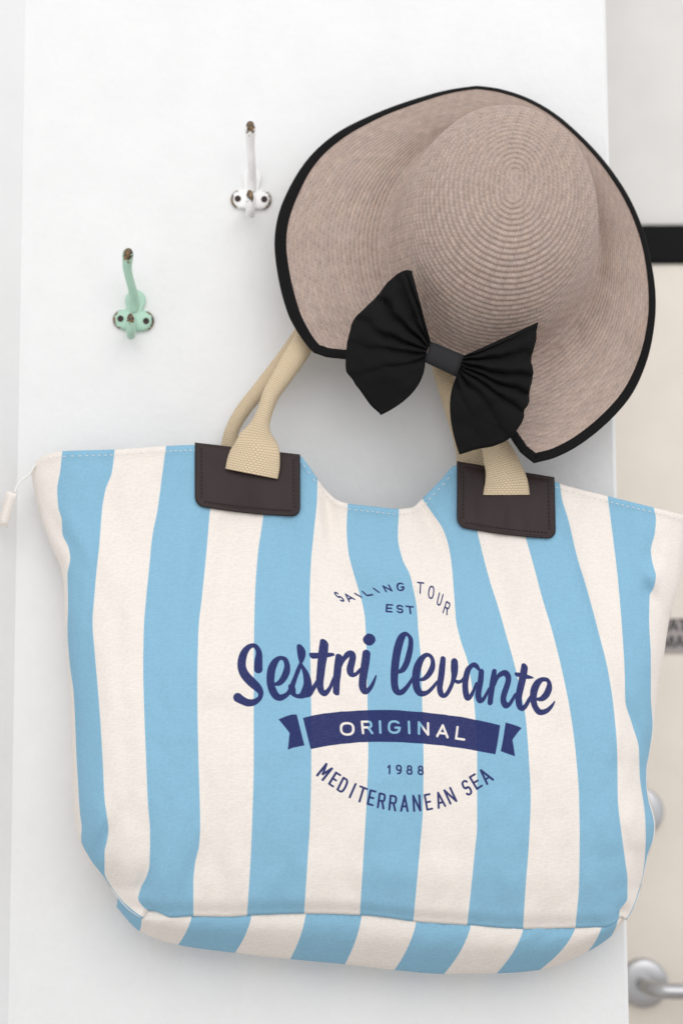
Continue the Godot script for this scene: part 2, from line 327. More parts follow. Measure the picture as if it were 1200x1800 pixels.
func tile(size: int, f: Callable) -> ImageTexture:
	var im := Image.create(size, size, false, Image.FORMAT_RGB8)
	for y in size:
		for x in size:
			var v: float = f.call(float(x) / size, float(y) / size)
			im.set_pixel(x, y, Color(v, v, v))
	return ImageTexture.create_from_image(im)

# ---------------------------------------------------------------- materials
func materials() -> void:
	var w := mat(WALL_COLOR, 0.9, 0.3)
	w.uv1_triplanar = true; w.uv1_world_triplanar = true; w.uv1_scale = Vector3(5, 5, 5)
	w.heightmap_enabled = true
	w.heightmap_texture = noise_map(0.03, 5, 0.0, 1.0)
	w.heightmap_scale = 0.028
	w.albedo_texture = noise_map(0.006, 4, 0.985, 1.0)
	M.wall = w
	var d := mat(DOOR_COLOR, 0.55, 0.4)
	d.uv1_triplanar = true; d.uv1_world_triplanar = true; d.uv1_scale = Vector3(2, 2, 2)
	d.albedo_texture = noise_map(0.01, 3, 0.97, 1.0)
	M.door = d
	var d2: StandardMaterial3D = d.duplicate()
	d2.albedo_color = TRANSOM_COLOR
	M.transom = d2
	M.black_frame = mat(lin(0.007, 0.007, 0.0075), 0.7, 0.25)
	var steel := mat(lin(0.50, 0.50, 0.51), 0.36)
	steel.metallic = 1.0
	M.steel = steel
	# canvas: weave grain shared by every canvas part (second UV layer)
	var threads := []
	for i in 20 * 9: threads.append(rng.randf_range(-1.0, 1.0))
	var slubs := []
	for i in 20: slubs.append(rng.randf_range(0.0, 1.0))
	var weave := tile(160, func(u, v):
		var row := mini(int(v * 20.0), 19)
		var along := fposmod(u + slubs[row], 1.0) * 9.0
		var a: float = threads[row * 9 + int(along) % 9]
		var b: float = threads[row * 9 + (int(along) + 1) % 9]
		var body := 0.962 + 0.022 * lerpf(a, b, along - floor(along))
		return clampf(body + 0.018 * sin(PI * fposmod(v * 20.0, 1.0)) - 0.012 + rng.randf_range(-0.05, 0.05), 0.0, 1.0))
	for k in ["canvas", "printed"]:
		var c := mat(Color.WHITE, 0.95, 0.2)
		c.detail_enabled = true
		c.detail_albedo = weave
		c.detail_blend_mode = BaseMaterial3D.BLEND_MODE_MUL
		c.detail_uv_layer = BaseMaterial3D.DETAIL_UV_2
		c.rim_enabled = true; c.rim = 0.12; c.rim_tint = 0.5
		M[k] = c
	M.printed.albedo_texture = printed_canvas()
	M.canvas.albedo_texture = plain_stripes()
	var web := mat(WEB_COLOR, 0.9, 0.25)
	var basket := func(u, v):      # rows of short stitches, every other row shifted by half
		var row := int(v * 2.0)
		var a := fposmod(u + 0.5 * row, 1.0); var b := fposmod(v * 2.0, 1.0)
		return clampf(pow(sin(PI * a), 0.6) * pow(sin(PI * b), 0.7), 0.0, 1.0)
	web.heightmap_enabled = true
	web.heightmap_texture = tile(64, basket)
	web.heightmap_scale = 0.045
	web.albedo_texture = tile(64, func(u, v): return 0.80 + 0.20 * float(basket.call(u, v)))
	web.uv1_scale = Vector3(44, 1, 1)
	M.web = web
	var leather := mat(LEATHER_COLOR, 0.5, 0.4)
	leather.uv1_triplanar = true; leather.uv1_scale = Vector3(30, 30, 30)
	leather.heightmap_enabled = true
	leather.heightmap_texture = noise_map(0.09, 3, 0.0, 1.0, 256)
	leather.heightmap_scale = 0.004
	M.leather = leather
	M.dark_thread = mat(lin(0.03, 0.018, 0.017), 0.8)
	M.pale_thread = mat(lin(0.80, 0.79, 0.76), 0.8)
	var straw := mat(Color.WHITE, 0.58, 0.5)
	straw.vertex_color_use_as_albedo = true
	var plait := func(u, v):
		var s := fposmod(u * 4.0 + absf(v - 0.5) * 1.3, 1.0)
		var h := 0.45 + 0.55 * pow(sin(PI * s), 0.6)
		return clampf(h, 0.0, 1.0)
	straw.heightmap_enabled = true
	var cells := []
	for i in 16 * 6: cells.append(rng.randf_range(-1.0, 1.0))
	var fleck := func(u, v): return float(cells[(int(u * 16.0 + v * 2.0) % 16) * 6 + mini(int(v * 6.0), 5)])
	straw.heightmap_texture = tile(96, func(u, v): return clampf(0.8 * float(plait.call(u, v)) + 0.25 * fleck.call(u, v), 0.0, 1.0))
	straw.heightmap_scale = 0.0285
	straw.albedo_texture = tile(96, func(u, v): return clampf(0.83 + 0.09 * float(plait.call(u, v)) + 0.075 * fleck.call(u, v), 0.0, 1.0))
	M.straw = straw
	var black := mat(lin(0.0042, 0.0038, 0.0042), 0.8, 0.3)
	black.rim_enabled = true; black.rim = 0.05; black.rim_tint = 0.2
	M.black_cloth = black
	M.black_satin = mat(lin(0.015, 0.015, 0.017), 0.75, 0.4)
	var enamel := mat(Color.WHITE, 0.4, 0.5)
	enamel.vertex_color_use_as_albedo = true
	M.enamel = enamel
	M.screw = mat(lin(0.035, 0.018, 0.014), 0.6)
	M.label_grey = mat(lin(0.37, 0.33, 0.32), 0.6)
	M.label_ink = mat(lin(0.05, 0.055, 0.055), 0.7)

# ---------------------------------------------------------------- the print on the bag's front, worked out in cloth coordinates
func plain_stripes() -> ImageTexture:
	var im := Image.create(1920, 4, false, Image.FORMAT_RGB8)
	for i in 15:
		im.fill_rect(Rect2i(i * 128, 0, 128, 4), CLOTH_BLUE if i % 2 else CLOTH_CREAM)
	return ImageTexture.create_from_image(im)

func ink_dot(mask: PackedFloat32Array, w: int, h: int, a: Vector3, b: Vector3) -> void:
	var r := maxf(a.z, b.z) + 1.0
	var x0 := maxi(int(minf(a.x, b.x) - r), 0); var x1 := mini(int(maxf(a.x, b.x) + r) + 1, w - 1)
	var y0 := maxi(int(minf(a.y, b.y) - r), 0); var y1 := mini(int(maxf(a.y, b.y) + r) + 1, h - 1)
	var p := Vector2(a.x, a.y)
	var d := Vector2(b.x, b.y) - p
	var l := maxf(d.length_squared(), 1e-6)
	for y in range(y0, y1 + 1):
		for x in range(x0, x1 + 1):
			var q := Vector2(x + 0.5, y + 0.5) - p
			var t := clampf(q.dot(d) / l, 0.0, 1.0)
			var c := 0.5 + lerpf(a.z, b.z, t) - (q - d * t).length()
			if c > mask[y * w + x]: mask[y * w + x] = minf(c, 1.0)

func ink_line(mask: PackedFloat32Array, w: int, h: int, p: Array) -> void:
	for k in p.size() - 1: ink_dot(mask, w, h, p[k], p[k + 1])

func glyph(ch: String) -> Array:
	var ell := func(cx: float, cy: float, rx: float, ry: float, a0: float, a1: float) -> Array:
		var o := []
		for i in 17:
			var q := deg_to_rad(lerpf(a0, a1, i / 16.0))
			var c := cos(q); var s := sin(q)
			o.append(Vector2(cx + rx * signf(c) * pow(absf(c), 0.8), cy + ry * signf(s) * pow(absf(s), 0.8)))
		return o
	match ch:
		"S": return [ell.call(0, 0.48, 0.95, 0.52, 25, 270) + ell.call(0, -0.48, 0.95, 0.52, 90, -155)]
		"A": return [[Vector2(-1, -1), Vector2(0, 1), Vector2(1, -1)], [Vector2(-0.62, -0.4), Vector2(0.62, -0.4)]]
		"I": return [[Vector2(0, 1), Vector2(0, -1)]]
		"L": return [[Vector2(-1, 1), Vector2(-1, -1), Vector2(1, -1)]]
		"N": return [[Vector2(-1, -1), Vector2(-1, 1), Vector2(1, -1), Vector2(1, 1)]]
		"G": return [ell.call(0, 0, 1, 1, 45, 335) + [Vector2(1, -0.1), Vector2(0.25, -0.1)]]
		"T": return [[Vector2(-1, 1), Vector2(1, 1)], [Vector2(0, 1), Vector2(0, -1)]]
		"O": return [ell.call(0, 0, 1, 1, 0, 180) + ell.call(0, 0, 1, 1, 180, 360)]
		"U": return [[Vector2(-1, 1), Vector2(-1, -0.3)] + ell.call(0, -0.3, 1, 0.7, 180, 360) + [Vector2(1, 1)]]
		"R": return [[Vector2(-1, -1), Vector2(-1, 1), Vector2(0.3, 1)] + ell.call(0.3, 0.5, 0.65, 0.5, 90, -90) + [Vector2(-1, 0)], [Vector2(0.2, 0), Vector2(1, -1)]]
		"E": return [[Vector2(1, 1), Vector2(-1, 1), Vector2(-1, -1), Vector2(1, -1)], [Vector2(-1, 0), Vector2(0.7, 0)]]
		"M": return [[Vector2(-1, -1), Vector2(-1, 1), Vector2(0, -0.4), Vector2(1, 1), Vector2(1, -1)]]
		"D": return [[Vector2(-1, 1), Vector2(-1, -1), Vector2(0, -1)] + ell.call(0, 0, 1, 1, -90, 90) + [Vector2(-1, 1)]]
		"1": return [[Vector2(-0.9, 0.55), Vector2(0.2, 1), Vector2(0.2, -1)]]
		"9": return [ell.call(0, 0.4, 0.95, 0.6, 0, 360), ell.call(-0.3, 0.3, 1.25, 1.3, 0, -95)]
		"8": return [ell.call(0, 0.5, 0.8, 0.5, 0, 360), ell.call(0, -0.48, 1, 0.52, 0, 360)]
	return []

func stamp(mask: PackedFloat32Array, w: int, h: int, list: Array) -> void:
	for g in list:
		for line in glyph(g[0]):
			var p := []
			for q in line:
				p.append(Vector3(g[1] + q.x * g[5] + q.y * g[3], g[2] + q.x * g[6] + q.y * g[4], g[7]))
			ink_line(mask, w, h, p)

func printed_canvas() -> ImageTexture:
	var w := 1920
	var h := 1024
	var im := Image.create(w, h, false, Image.FORMAT_RGB8)
	for i in 15:
		im.fill_rect(Rect2i(i * 128, 0, 128, h), CLOTH_BLUE if i % 2 else CLOTH_CREAM)
	var ink := PackedFloat32Array(); ink.resize(w * h)
	var cut := PackedFloat32Array(); cut.resize(w * h)
	for k in BANNER:
		var poly := PackedVector2Array()
		var raw: Array = BANNER[k]
		for i in raw.size() / 2: poly.append(Vector2(raw[2 * i], raw[2 * i + 1]))
		var box := Rect2(poly[0], Vector2.ZERO)
		for q in poly: box = box.expand(q)
		for y in range(int(box.position.y), int(box.end.y) + 2):
			for x in range(int(box.position.x), int(box.end.x) + 2):
				var c := 0.0
				for o in [Vector2(0.25, 0.25), Vector2(0.75, 0.25), Vector2(0.25, 0.75), Vector2(0.75, 0.75)]:
					if Geometry2D.is_point_in_polygon(Vector2(x, y) + o, poly): c += 0.25
				if c > 0.0: ink[y * w + x] = c
	stamp(cut, w, h, CUT_LETTERS)
	for i in w * h:
		if cut[i] > 0.0: ink[i] *= 1.0 - cut[i]
	stamp(ink, w, h, INK_LETTERS)
	for k in SCRIPT_STROKES:
		var raw2: Array = SCRIPT_STROKES[k]
		var p := []
		for i in raw2.size() / 3: p.append(Vector3(raw2[3 * i], raw2[3 * i + 1], raw2[3 * i + 2]))
		ink_line(ink, w, h, spline(p, 6))
	for i in w * h:
		if ink[i] > 0.0:
			var x := i % w
			var y := i / w
			var thin := 0.985 - 0.13 * absf(sin(y * 1.17)) * rng.randf() - (0.18 if rng.randf() < 0.04 else 0.0)
			im.set_pixel(x, y, im.get_pixel(x, y).lerp(INK, ink[i] * thin))
	return ImageTexture.create_from_image(im)

# ---------------------------------------------------------------- the tote bag
func cloth_x(s: float, y: float) -> float:
	var i := clampi(int(floor(s)), 0, 14)
	return lerpf(curve_at(STRIPES[i], y), curve_at(STRIPES[i + 1], y), s - i)

func cloth_edge(curve: Array, s: float, y0: float) -> float:
	var y := y0
	for k in 14: y = 0.5 * y + 0.5 * curve_at(curve, cloth_x(s, y))
	return y

const FOLDS := [   # x, y, direction in degrees, half length, half width, height in millimetres
	[578, 905, 84, 60, 13, -7.0], [560, 900, 86, 70, 20, 3.0], [757, 920, 64, 80, 15, -6.5], [784, 935, 64, 70, 16, 2.0],
	[690, 1000, 30, 90, 34, 4.0], [612, 1030, 52, 70, 22, -3.5], [655, 930, 5, 60, 26, -3.0],
	[116, 950, 60, 46, 13, -3.2], [135, 935, 70, 60, 16, 2.0], [1146, 975, 100, 34, 14, -4.5], [1140, 1042, 60, 36, 12, -5.0], [1146, 1010, 95, 22, 15, 4.0],
	[192, 1465, 120, 42, 14, -4.5], [178, 1430, 100, 45, 14, 3.0], [252, 1555, 115, 50, 16, -5.0], [345, 1520, 105, 45, 18, -3.0], [300, 1530, 110, 70, 26, 3.0],
	[1106, 1262, 64, 75, 14, -5.0], [1085, 1300, 75, 90, 18, 3.0], [1098, 1480, 70, 70, 14, -3.0], [1090, 1598, 10, 14, 10, -3.0], [258, 1600, 10, 16, 10, -3.0],
	[410, 960, 97, 140, 26, -3.2], [500, 960, 80, 90, 18, -2.6], [860, 1010, 72, 150, 28, -3.8], [960, 1060, 70, 170, 30, 3.2], [1010, 1010, 74, 120, 16, -2.6], [330, 980, 96, 120, 16, 1.8], [300, 1200, 93, 300, 40, 2.2], [215, 1250, 88, 160, 16, -1.8], [390, 1540, 80, 70, 14, -1.8], [480, 1570, 100, 50, 12, 1.4], [770, 1560, 85, 60, 13, 1.5], [985, 1540, 98, 80, 14, -1.8], [890, 1560, 80, 60, 12, 1.2], [700, 1530, 2, 260, 26, 1.6], [560, 1500, 92, 120, 34, -1.5], [820, 1500, 95, 120, 30, -1.5],
	[505, 1060, 80, 110, 26, 1.8], [225, 1010, 84, 150, 22, 2.0], [212, 930, 78, 110, 16, -2.2]]

func bag_depth(px: float, py: float, fine := 1.0) -> float:
	var tn := clampf((py - 790.0) / 820.0, -0.02, 1.05)
	var zc := curve_at([Vector2(0, 0.050), Vector2(0.12, 0.056), Vector2(0.3, 0.076), Vector2(0.55, 0.100), Vector2(0.78, 0.110), Vector2(0.92, 0.107), Vector2(1.0, 0.100)], tn)
	var yy := clampf(py, 840.0, 1560.0)
	var e := minf(px - curve_at(STRIPES[0], yy), curve_at(STRIPES[15], yy) - px)
	var q := 1.0 - clampf(e / 105.0, 0.0, 1.0)
	var z := zc * (0.45 + 0.55 * sqrt(maxf(1.0 - q * q, 0.0)))
	for f in FOLDS:
		var d := Vector2(px - f[0], py - f[1]).rotated(-deg_to_rad(f[2]))
		var k: float = (d.x * d.x) / (f[3] * f[3]) + (d.y * d.y) / (f[4] * f[4])
		if k < 7.0: z += f[5] * 0.00125 * exp(-k)
	z += (0.4 + 0.6 * fine) * 0.0027 * soft.get_noise_2d(px * 0.7, py * 0.3) + fine * 0.0003 * soft.get_noise_2d(px * 2.2 + 900.0, py * 1.5)
	return z

func bag_point(px: float, py: float, lift := 0.0) -> Vector3:
	return at(px, py, bag_depth(px, py) + lift)

func build_bag() -> void:
	var o := at(620, 1600, 0.0)
	var bag := thing("tote_bag", o)
	tag(bag, "large blue and cream striped canvas tote bag printed in navy, hanging on the white wall", "bag")
	# front
	var per := 12
	var nv := 150
	var rows := []; var uvs := []; var uv2 := []
	var top := []; var bottom := []
	var rim := []
	for i in 15 * per + 1:
		var s := float(i) / per
		top.append(cloth_edge(TOP_EDGE, s, 850.0))
		bottom.append(cloth_edge(BOTTOM_SEAM, s, 1612.0))
	for j in nv + 1:
		var t := float(j) / nv
		var r := PackedVector3Array(); var u := PackedVector2Array(); var u2 := PackedVector2Array()
		for i in 15 * per + 1:
			var s := float(i) / per
			var y := lerpf(top[i], bottom[i], t)
			var x := cloth_x(s, y)
			var z := bag_depth(x, y)
			# the hem is turned over: a little thicker down to its stitches; the bottom seam pulls in
			z += 0.0012 * smoothstep(0.022, 0.014, t)
			z -= 0.006 * smoothstep(0.965, 1.0, t)
			r.append(at(x, y, z))
			u.append(Vector2(s / 15.0, t))
			u2.append(Vector2(s * 2.6, t * 21.0))
		rows.append(r); uvs.append(u); uv2.append(u2)
	var st := start()
	# the upper edge has a thickness
	var lip := PackedVector3Array()
	for v in rows[0]: lip.append(v + Vector3(0, 0, -0.0025))
	var tuck := PackedVector3Array()
	for v in rows[nv]: tuck.append(v + Vector3(0, 0.001, -0.006))
	var all := [lip] + rows + [tuck]
	sheet(st, all, o, [uvs[0]] + uvs + [uvs[nv]], [uv2[0]] + uv2 + [uv2[nv]])
	part("front_panel", st, M.printed, bag)
	# back, a little smaller, against the wall
	var mid := at(620, 1200, 0.012)
	var backs := []; var buv := []; var buv2 := []
	for j in range(0, nv + 1, 5):
		var r := PackedVector3Array(); var u := PackedVector2Array(); var u2 := PackedVector2Array()
		for i in range(0, 15 * per + 1, 4):
			var p: Vector3 = rows[j][i]
			var b := mid + (p - mid) * 0.955
			b.y = lerpf(b.y, p.y, 0.8) - 0.004
			r.append(Vector3(b.x, b.y, 0.010 + 0.003 * sin(i * 0.3) * sin(j * 0.08)))
			u.append(Vector2(1.0 - float(i) / (15 * per), float(j) / nv)); u2.append(Vector2(i * 0.2, j * 0.14))
		backs.append(r); buv.append(u); buv2.append(u2)
	st = start()
	sheet(st, backs, o, buv, buv2)
	part("back_panel", st, M.canvas, bag)
	# sides, from the front panel's edges back to the back panel's
	for e in [0, 1]:
		var side := []; var suv := []; var suv2 := []
		for k in 7:
			var f := k / 6.0
			var r := PackedVector3Array(); var u := PackedVector2Array(); var u2 := PackedVector2Array()
			for j in backs.size():
				var a: Vector3 = rows[j * 5][0 if e == 0 else 15 * per]
				var b: Vector3 = backs[j][0 if e == 0 else backs[j].size() - 1]
				r.append(a.lerp(b, f) + Vector3((0.006 if e == 0 else -0.006) * sin(PI * f) * 0.5, 0, 0))
				u.append(Vector2(0.03, f)); u2.append(Vector2(f * 2.0, j * 0.7))
			side.append(r); suv.append(u); suv2.append(u2)
		st = start()
		sheet(st, side, o, suv, suv2)
		part("side_panel", st, M.canvas, bag)
	# bottom, sagging below the seam; its stripes are half a repeat out of step with the front's
	var seam := [[207, 1580], [250, 1609], [338, 1607], [443, 1606], [538, 1603], [636, 1606], [732, 1617], [828, 1623], [920, 1630], [1012, 1628], [1057, 1627], [1085, 1617], [1108, 1598]]
	var low := [[205, 1594], [246, 1637], [313, 1661], [413, 1675], [510, 1686], [606, 1695], [693, 1705], [780, 1712], [872, 1711], [948, 1705], [1032, 1673], [1074, 1645], [1106, 1606]]
	var br := []; var bu := []; var bu2 := []
	for k in 15:
		var r := PackedVector3Array(); var u := PackedVector2Array(); var u2 := PackedVector2Array()
		for i in 12 * 8 + 1:
			var f := i / 8.0
			var c := mini(int(f), 11)
			var g := f - c
			var a := Vector2(seam[c][0], seam[c][1]).lerp(Vector2(seam[c + 1][0], seam[c + 1][1]), g)
			var l := Vector2(curve_at(LOW_PAIRS(low, 0), f), curve_at(LOW_PAIRS(low, 1), f))
			var z0 := bag_depth(clampf(a.x, 200, 1110), minf(a.y, 1612.0)) - 0.0085
			var w := minf(k / 10.0, 1.0)
			a.y -= 9.0 if k == 0 else 0.0
			var p := a.lerp(l, w)
			p.x = lerpf(a.x, l.x, w * w * 0.6 + w * 0.4)
			var z := z0 * (1.0 - 0.42 * w * w) + 0.004 * sin(PI * w) + 0.0012 * soft.get_noise_2d(p.x * 0.9, p.y * 5.0)
			var v := at(p.x, p.y, z)
			if k > 10:
				var h := (k - 10) / 4.0
				v = v.lerp(Vector3(v.x * 0.985 + mid.x * 0.015, v.y + 0.012 * h, 0.011), h)
			r.append(v)
			u.append(Vector2((f + 1.0) / 15.0, w)); u2.append(Vector2(f * 2.6, w * 2.2))
		br.append(r); bu.append(u); bu2.append(u2)
	st = start()
	sheet(st, br, o, bu, bu2)
	part("bottom_panel", st, M.canvas, bag)
	# hem stitches
	st = start()
	var s2 := 0.2
	while s2 < 14.9:
		var col := int(s2 * per)
		if not (s2 > 3.65 and s2 < 5.6) and not (s2 > 9.75 and s2 < 11.85):
			var y := lerpf(top[col], top[mini(col + 1, 15 * per)], s2 * per - col) + 9.5
			var x := cloth_x(s2, y)
			var y2 := lerpf(top[mini(col + 1, 15 * per)], top[mini(col + 2, 15 * per)], s2 * per - col) + 9.5
			var dir := Vector2(cloth_x(s2 + 1.0 / per, y2) - x, y2 - y).normalized() * 2.7
			var c := []
			for f in [-1.0, -0.5, 0.5, 1.0]: c.append(bag_point(x + dir.x * f, y + dir.y * f, 0.0016 - 0.0008 * f * f))
			tube(st, c, [0.0002, 0.0004, 0.0004, 0.0002], [0.0002, 0.0004, 0.0004, 0.0002], o, 5)
		s2 += 9.0 / maxf(cloth_x(minf(s2 + 0.5, 15.0), 900.0) - cloth_x(s2 - 0.5 if s2 > 0.5 else 0.0, 900.0), 40.0)
	part("hem_stitching", st, M.pale_thread, bag).set_meta("kind", "stuff")
	# leather patches
	patch(bag, o, [Vector2(343, 778), Vector2(527, 799), Vector2(527, 909), Vector2(343, 890)])
	patch(bag, o, [Vector2(803, 811), Vector2(973.5, 839), Vector2(976, 948), Vector2(803, 927)])
	# handles: [x, y, depth, half width in px, half thickness in mm]
	strap(bag, o, [[442, 833, 0.0605, 46, 1.1], [446, 812, 0.0625, 45.5, 1.3], [450, 790, 0.0640, 41, 1.8], [452, 768, 0.0640, 31, 3.2], [457, 748, 0.0635, 17.5, 6], [466, 722, 0.062, 13.5, 7.2], [477, 692, 0.0595, 15, 7.5], [497, 660, 0.056, 17.5, 7.5], [522, 621, 0.051, 20, 7.5], [555, 570, 0.045, 20, 7.5], [610, 505, 0.037, 19, 7], [680, 450, 0.028, 19, 7],
		[740, 455, 0.028, 19, 7], [790, 540, 0.037, 19, 7], [815, 620, 0.046, 18, 7.5], [838, 690, 0.053, 18, 7.5], [855, 745, 0.058, 19, 6.5], [866, 775, 0.061, 22, 4.5], [876, 800, 0.063, 28, 2.6], [884, 823, 0.0635, 31.5, 1.7], [889, 848, 0.062, 37, 1.3], [889.5, 870, 0.0605, 40, 1.1]])
	strap(bag, o, [[399, 815, 0.020, 20, 2.0], [401, 792, 0.021, 15, 4], [408, 757, 0.022, 12.5, 6], [427, 722, 0.023, 13, 6.5], [462, 678, 0.024, 13.5, 7], [505, 622, 0.024, 14, 7], [550, 560, 0.023, 15, 7], [610, 490, 0.020, 15, 7], [680, 438, 0.015, 15, 7],
		[735, 470, 0.016, 15, 7], [760, 560, 0.022, 16, 7], [775, 640, 0.025, 17, 7], [795, 710, 0.026, 17, 7], [812, 760, 0.026, 19, 5.5], [824, 797, 0.025, 23, 3], [830, 830, 0.024, 30, 2]])
	# zip pull at the left end
	st = start()
	var cord := []
	for p in spline([Vector3(64, 815, 0.034), Vector3(52, 833, 0.036), Vector3(40, 843, 0.039), Vector3(31, 854, 0.042), Vector3(26, 866, 0.044)], 6): cord.append(at(p.x, p.y, p.z))
	var cw := []
	for p in cord: cw.append(0.0011)
	tube(st, cord, cw, cw, o, 8)
	var pull := part("zip_pull", st, M.pale_thread, bag)
	st = start()
	var tab := []; var tuv := []; var tuv2 := []
	var lift := [-0.0022, 0.0, 0.0022, 0.0030, 0.0018, 0.0030, 0.0030, 0.0018, 0.0030, 0.0022, 0.0, -0.0022]
	var across := [0.0, -0.01, 0.0, 0.05, 0.16, 0.26, 0.74, 0.84, 0.95, 1.0, 1.01, 1.0]
	for k in 13:
		var f := k / 12.0
		var r := PackedVector3Array(); var u := PackedVector2Array(); var u2 := PackedVector2Array()
		for i in 12:
			var p := Vector2(13, 863).lerp(Vector2(-4, 921), f).lerp(Vector2(30, 868).lerp(Vector2(13, 928), f), across[i])
			var end := 1.0 if k > 0 and k < 12 else 0.0
			r.append(at(p.x, p.y, 0.044 + lift[i] * end - 0.004 * f))
			u.append(Vector2(0.03, f)); u2.append(Vector2(across[i], f * 3.0))
		tab.append(r); tuv.append(u); tuv2.append(u2)
	sheet(st, tab, o, tuv, tuv2)
	part("tab", st, M.canvas, pull)

func LOW_PAIRS(low: Array, k: int) -> Array:
	var o := []
	for i in low.size(): o.append(Vector2(i, low[i][k]))
	return o

func strap(bag: Node3D, o: Vector3, keys: Array) -> void:
	var a := []; var b := []
	for k in keys:
		a.append(Vector3(k[0], k[1], k[2])); b.append(Vector2(k[3], k[4]))
	a = spline(a, 7); b = spline(b, 7)
	var c := []; var w := []; var t := []
	for i in a.size():
		c.append(at(a[i].x, a[i].y, a[i].z))
		w.append(b[i].x * 0.00052); t.append(b[i].y * 0.001)
	var st := start()
	tube(st, c, w, t, o, 30, 240.0, [], 0.85)
	part("handle", st, M.web, bag)

func patch(bag: Node3D, o: Vector3, q: Array) -> void:
	# rounded lower corners, square upper ones
	var outline := []
	var put := func(a: float, b: float) -> void: outline.append(Vector2(a, b))
	for i in 24: put.call(i / 24.0, 0.0)
	for i in 14: put.call(1.0, i / 14.0 * 0.84)
	for i in 9:
		var g := i / 8.0 * PI / 2
		put.call(0.91 + 0.09 * cos(g), 0.84 + 0.16 * sin(g))
	for i in 24: put.call(0.91 - (i + 1) / 24.0 * 0.82, 1.0 + 0.025 * sin(PI * (i + 1) / 24.0))
	for i in 8:
		var g := (i + 1) / 8.0 * PI / 2
		put.call(0.09 - 0.09 * sin(g), 0.84 + 0.16 * cos(g))
	for i in 14: put.call(0.0, 0.84 - (i + 1) / 14.0 * 0.84)
	var spot := func(v: Vector2, lift: float) -> Vector3:
		var top: Vector2 = q[0].lerp(q[1], v.x)
		var low: Vector2 = q[3].lerp(q[2], v.x)
		var p := top.lerp(low, v.y)
		return at(p.x, p.y, bag_depth(p.x, p.y, 0.0) + lift + 0.0006)
	var rows := []
	for ring in [[1.0, -0.001], [1.006, 0.001], [1.004, 0.0024], [0.985, 0.0034], [0.955, 0.0036], [0.925, 0.0034], [0.91, 0.0033], [0.89, 0.0035], [0.86, 0.0036], [0.82, 0.0038], [0.77, 0.0039], [0.71, 0.0040], [0.65, 0.0040], [0.58, 0.0041], [0.5, 0.0041], [0.4, 0.0042], [0.3, 0.0042], [0.2, 0.0042], [0.1, 0.0042], [0.0, 0.0042]]:
		var r := PackedVector3Array()
		for v in outline:
			var c := Vector2(0.5, 0.5)
			var d: Vector2 = v - c
			var k: float = ring[0]
			var sx := k
			var sy := k
			r.append(spot.call(c + Vector2(d.x * sx, d.y * sy), ring[1]))
		rows.append(r)
	var st := start()
	sheet(st, rows, o)
	var p := part("leather_patch", st, M.leather, bag)
	st = start()
	for side in 3:
		var n: int = [13, 22, 13][side]
		for i in n:
			var f := (i + 0.5) / n
			var a: Vector2; var b: Vector2
			var h: float = 0.30 / n
			match side:
				0: a = Vector2(0.06, lerpf(0.05, 0.86, f - h)); b = Vector2(0.06, lerpf(0.05, 0.86, f + h))
				1: a = Vector2(lerpf(0.08, 0.92, f - h), 0.905 + 0.02 * sin(PI * f)); b = Vector2(lerpf(0.08, 0.92, f + h), 0.905 + 0.02 * sin(PI * f))
				2: a = Vector2(0.94, lerpf(0.05, 0.86, f - h)); b = Vector2(0.94, lerpf(0.05, 0.86, f + h))
			var c := []
			for g in [0.0, 0.3, 0.7, 1.0]: c.append(spot.call(a.lerp(b, g), 0.0040 + 0.0010 * sin(PI * g)))
			tube(st, c, [0.0002, 0.0005, 0.0005, 0.0002], [0.0002, 0.0005, 0.0005, 0.0002], o, 5)
	part("stitching", st, M.dark_thread, p).set_meta("kind", "stuff")

# ---------------------------------------------------------------- the hat
const HAT_BASE := Vector2(864, 432)
const HAT_TOP := Vector2(903, 323)
const HAT_NATURAL := [[838, 152], [880, 158], [930, 175], [980, 205], [1030, 250], [1070, 296], [1105, 350], [1130, 410], [1144, 470], [1150, 520], [1148, 570], [1136, 630], [1110, 690], [1070, 738], [1020, 779], [975, 803], [938, 813],
	[860, 838], [770, 822], [690, 775], [620, 705], [572, 645], [552, 619], [540, 606], [524, 583], [508, 553], [495, 510], [486, 460], [484, 420], [490, 380], [505, 340], [530, 296], [560, 261], [600, 230], [650, 205], [700, 185], [760, 166], [800, 157]]
const HAT_PINCH := [[552, 619], [575, 627], [605, 630], [690, 629], [745, 634], [785, 643], [825, 672], [865, 720], [897, 768], [915, 795], [938, 813]]

func around(t: float, keys: Array) -> float:   # a value round the brim from (degrees, value) keys, clockwise from the right as seen
	var d := fposmod(rad_to_deg(t), 360.0)
	for k in keys.size():
		var a: Array = keys[k]
		var b: Array = keys[(k + 1) % keys.size()]
		var span := fposmod(b[0] - a[0], 360.0)
		var off := fposmod(d - a[0], 360.0)
		if off < span:
			var f := off / span
			return lerpf(a[1], b[1], f * f * (3.0 - 2.0 * f))
	return keys[0][1]

func reach(t: float, poly: Array, closed: bool) -> float:   # distance from the crown's base to an outline in direction t
	var d := Vector2(cos(t), sin(t))
	var best := -1.0
	for k in poly.size() - (0 if closed else 1):
		var a: Vector2 = poly[k] - HAT_BASE
		var b: Vector2 = poly[(k + 1) % poly.size()] - HAT_BASE
		var e := b - a
		var det := d.x * -e.y + e.x * d.y
		if absf(det) < 1e-9: continue
		var r := (a.x * -e.y + e.x * a.y) / det
		var u := (d.x * a.y - d.y * a.x) / det
		if u >= -1e-6 and u <= 1.0 + 1e-6 and r > 0.0: best = maxf(best, r)
	return best

func brim_edge_depth(t: float) -> float:
	return around(t, [[0, 0.040], [35, 0.062], [78, 0.092], [110, 0.105], [135, 0.088], [155, 0.068], [180, 0.056], [215, 0.038], [260, 0.030], [300, 0.026]])

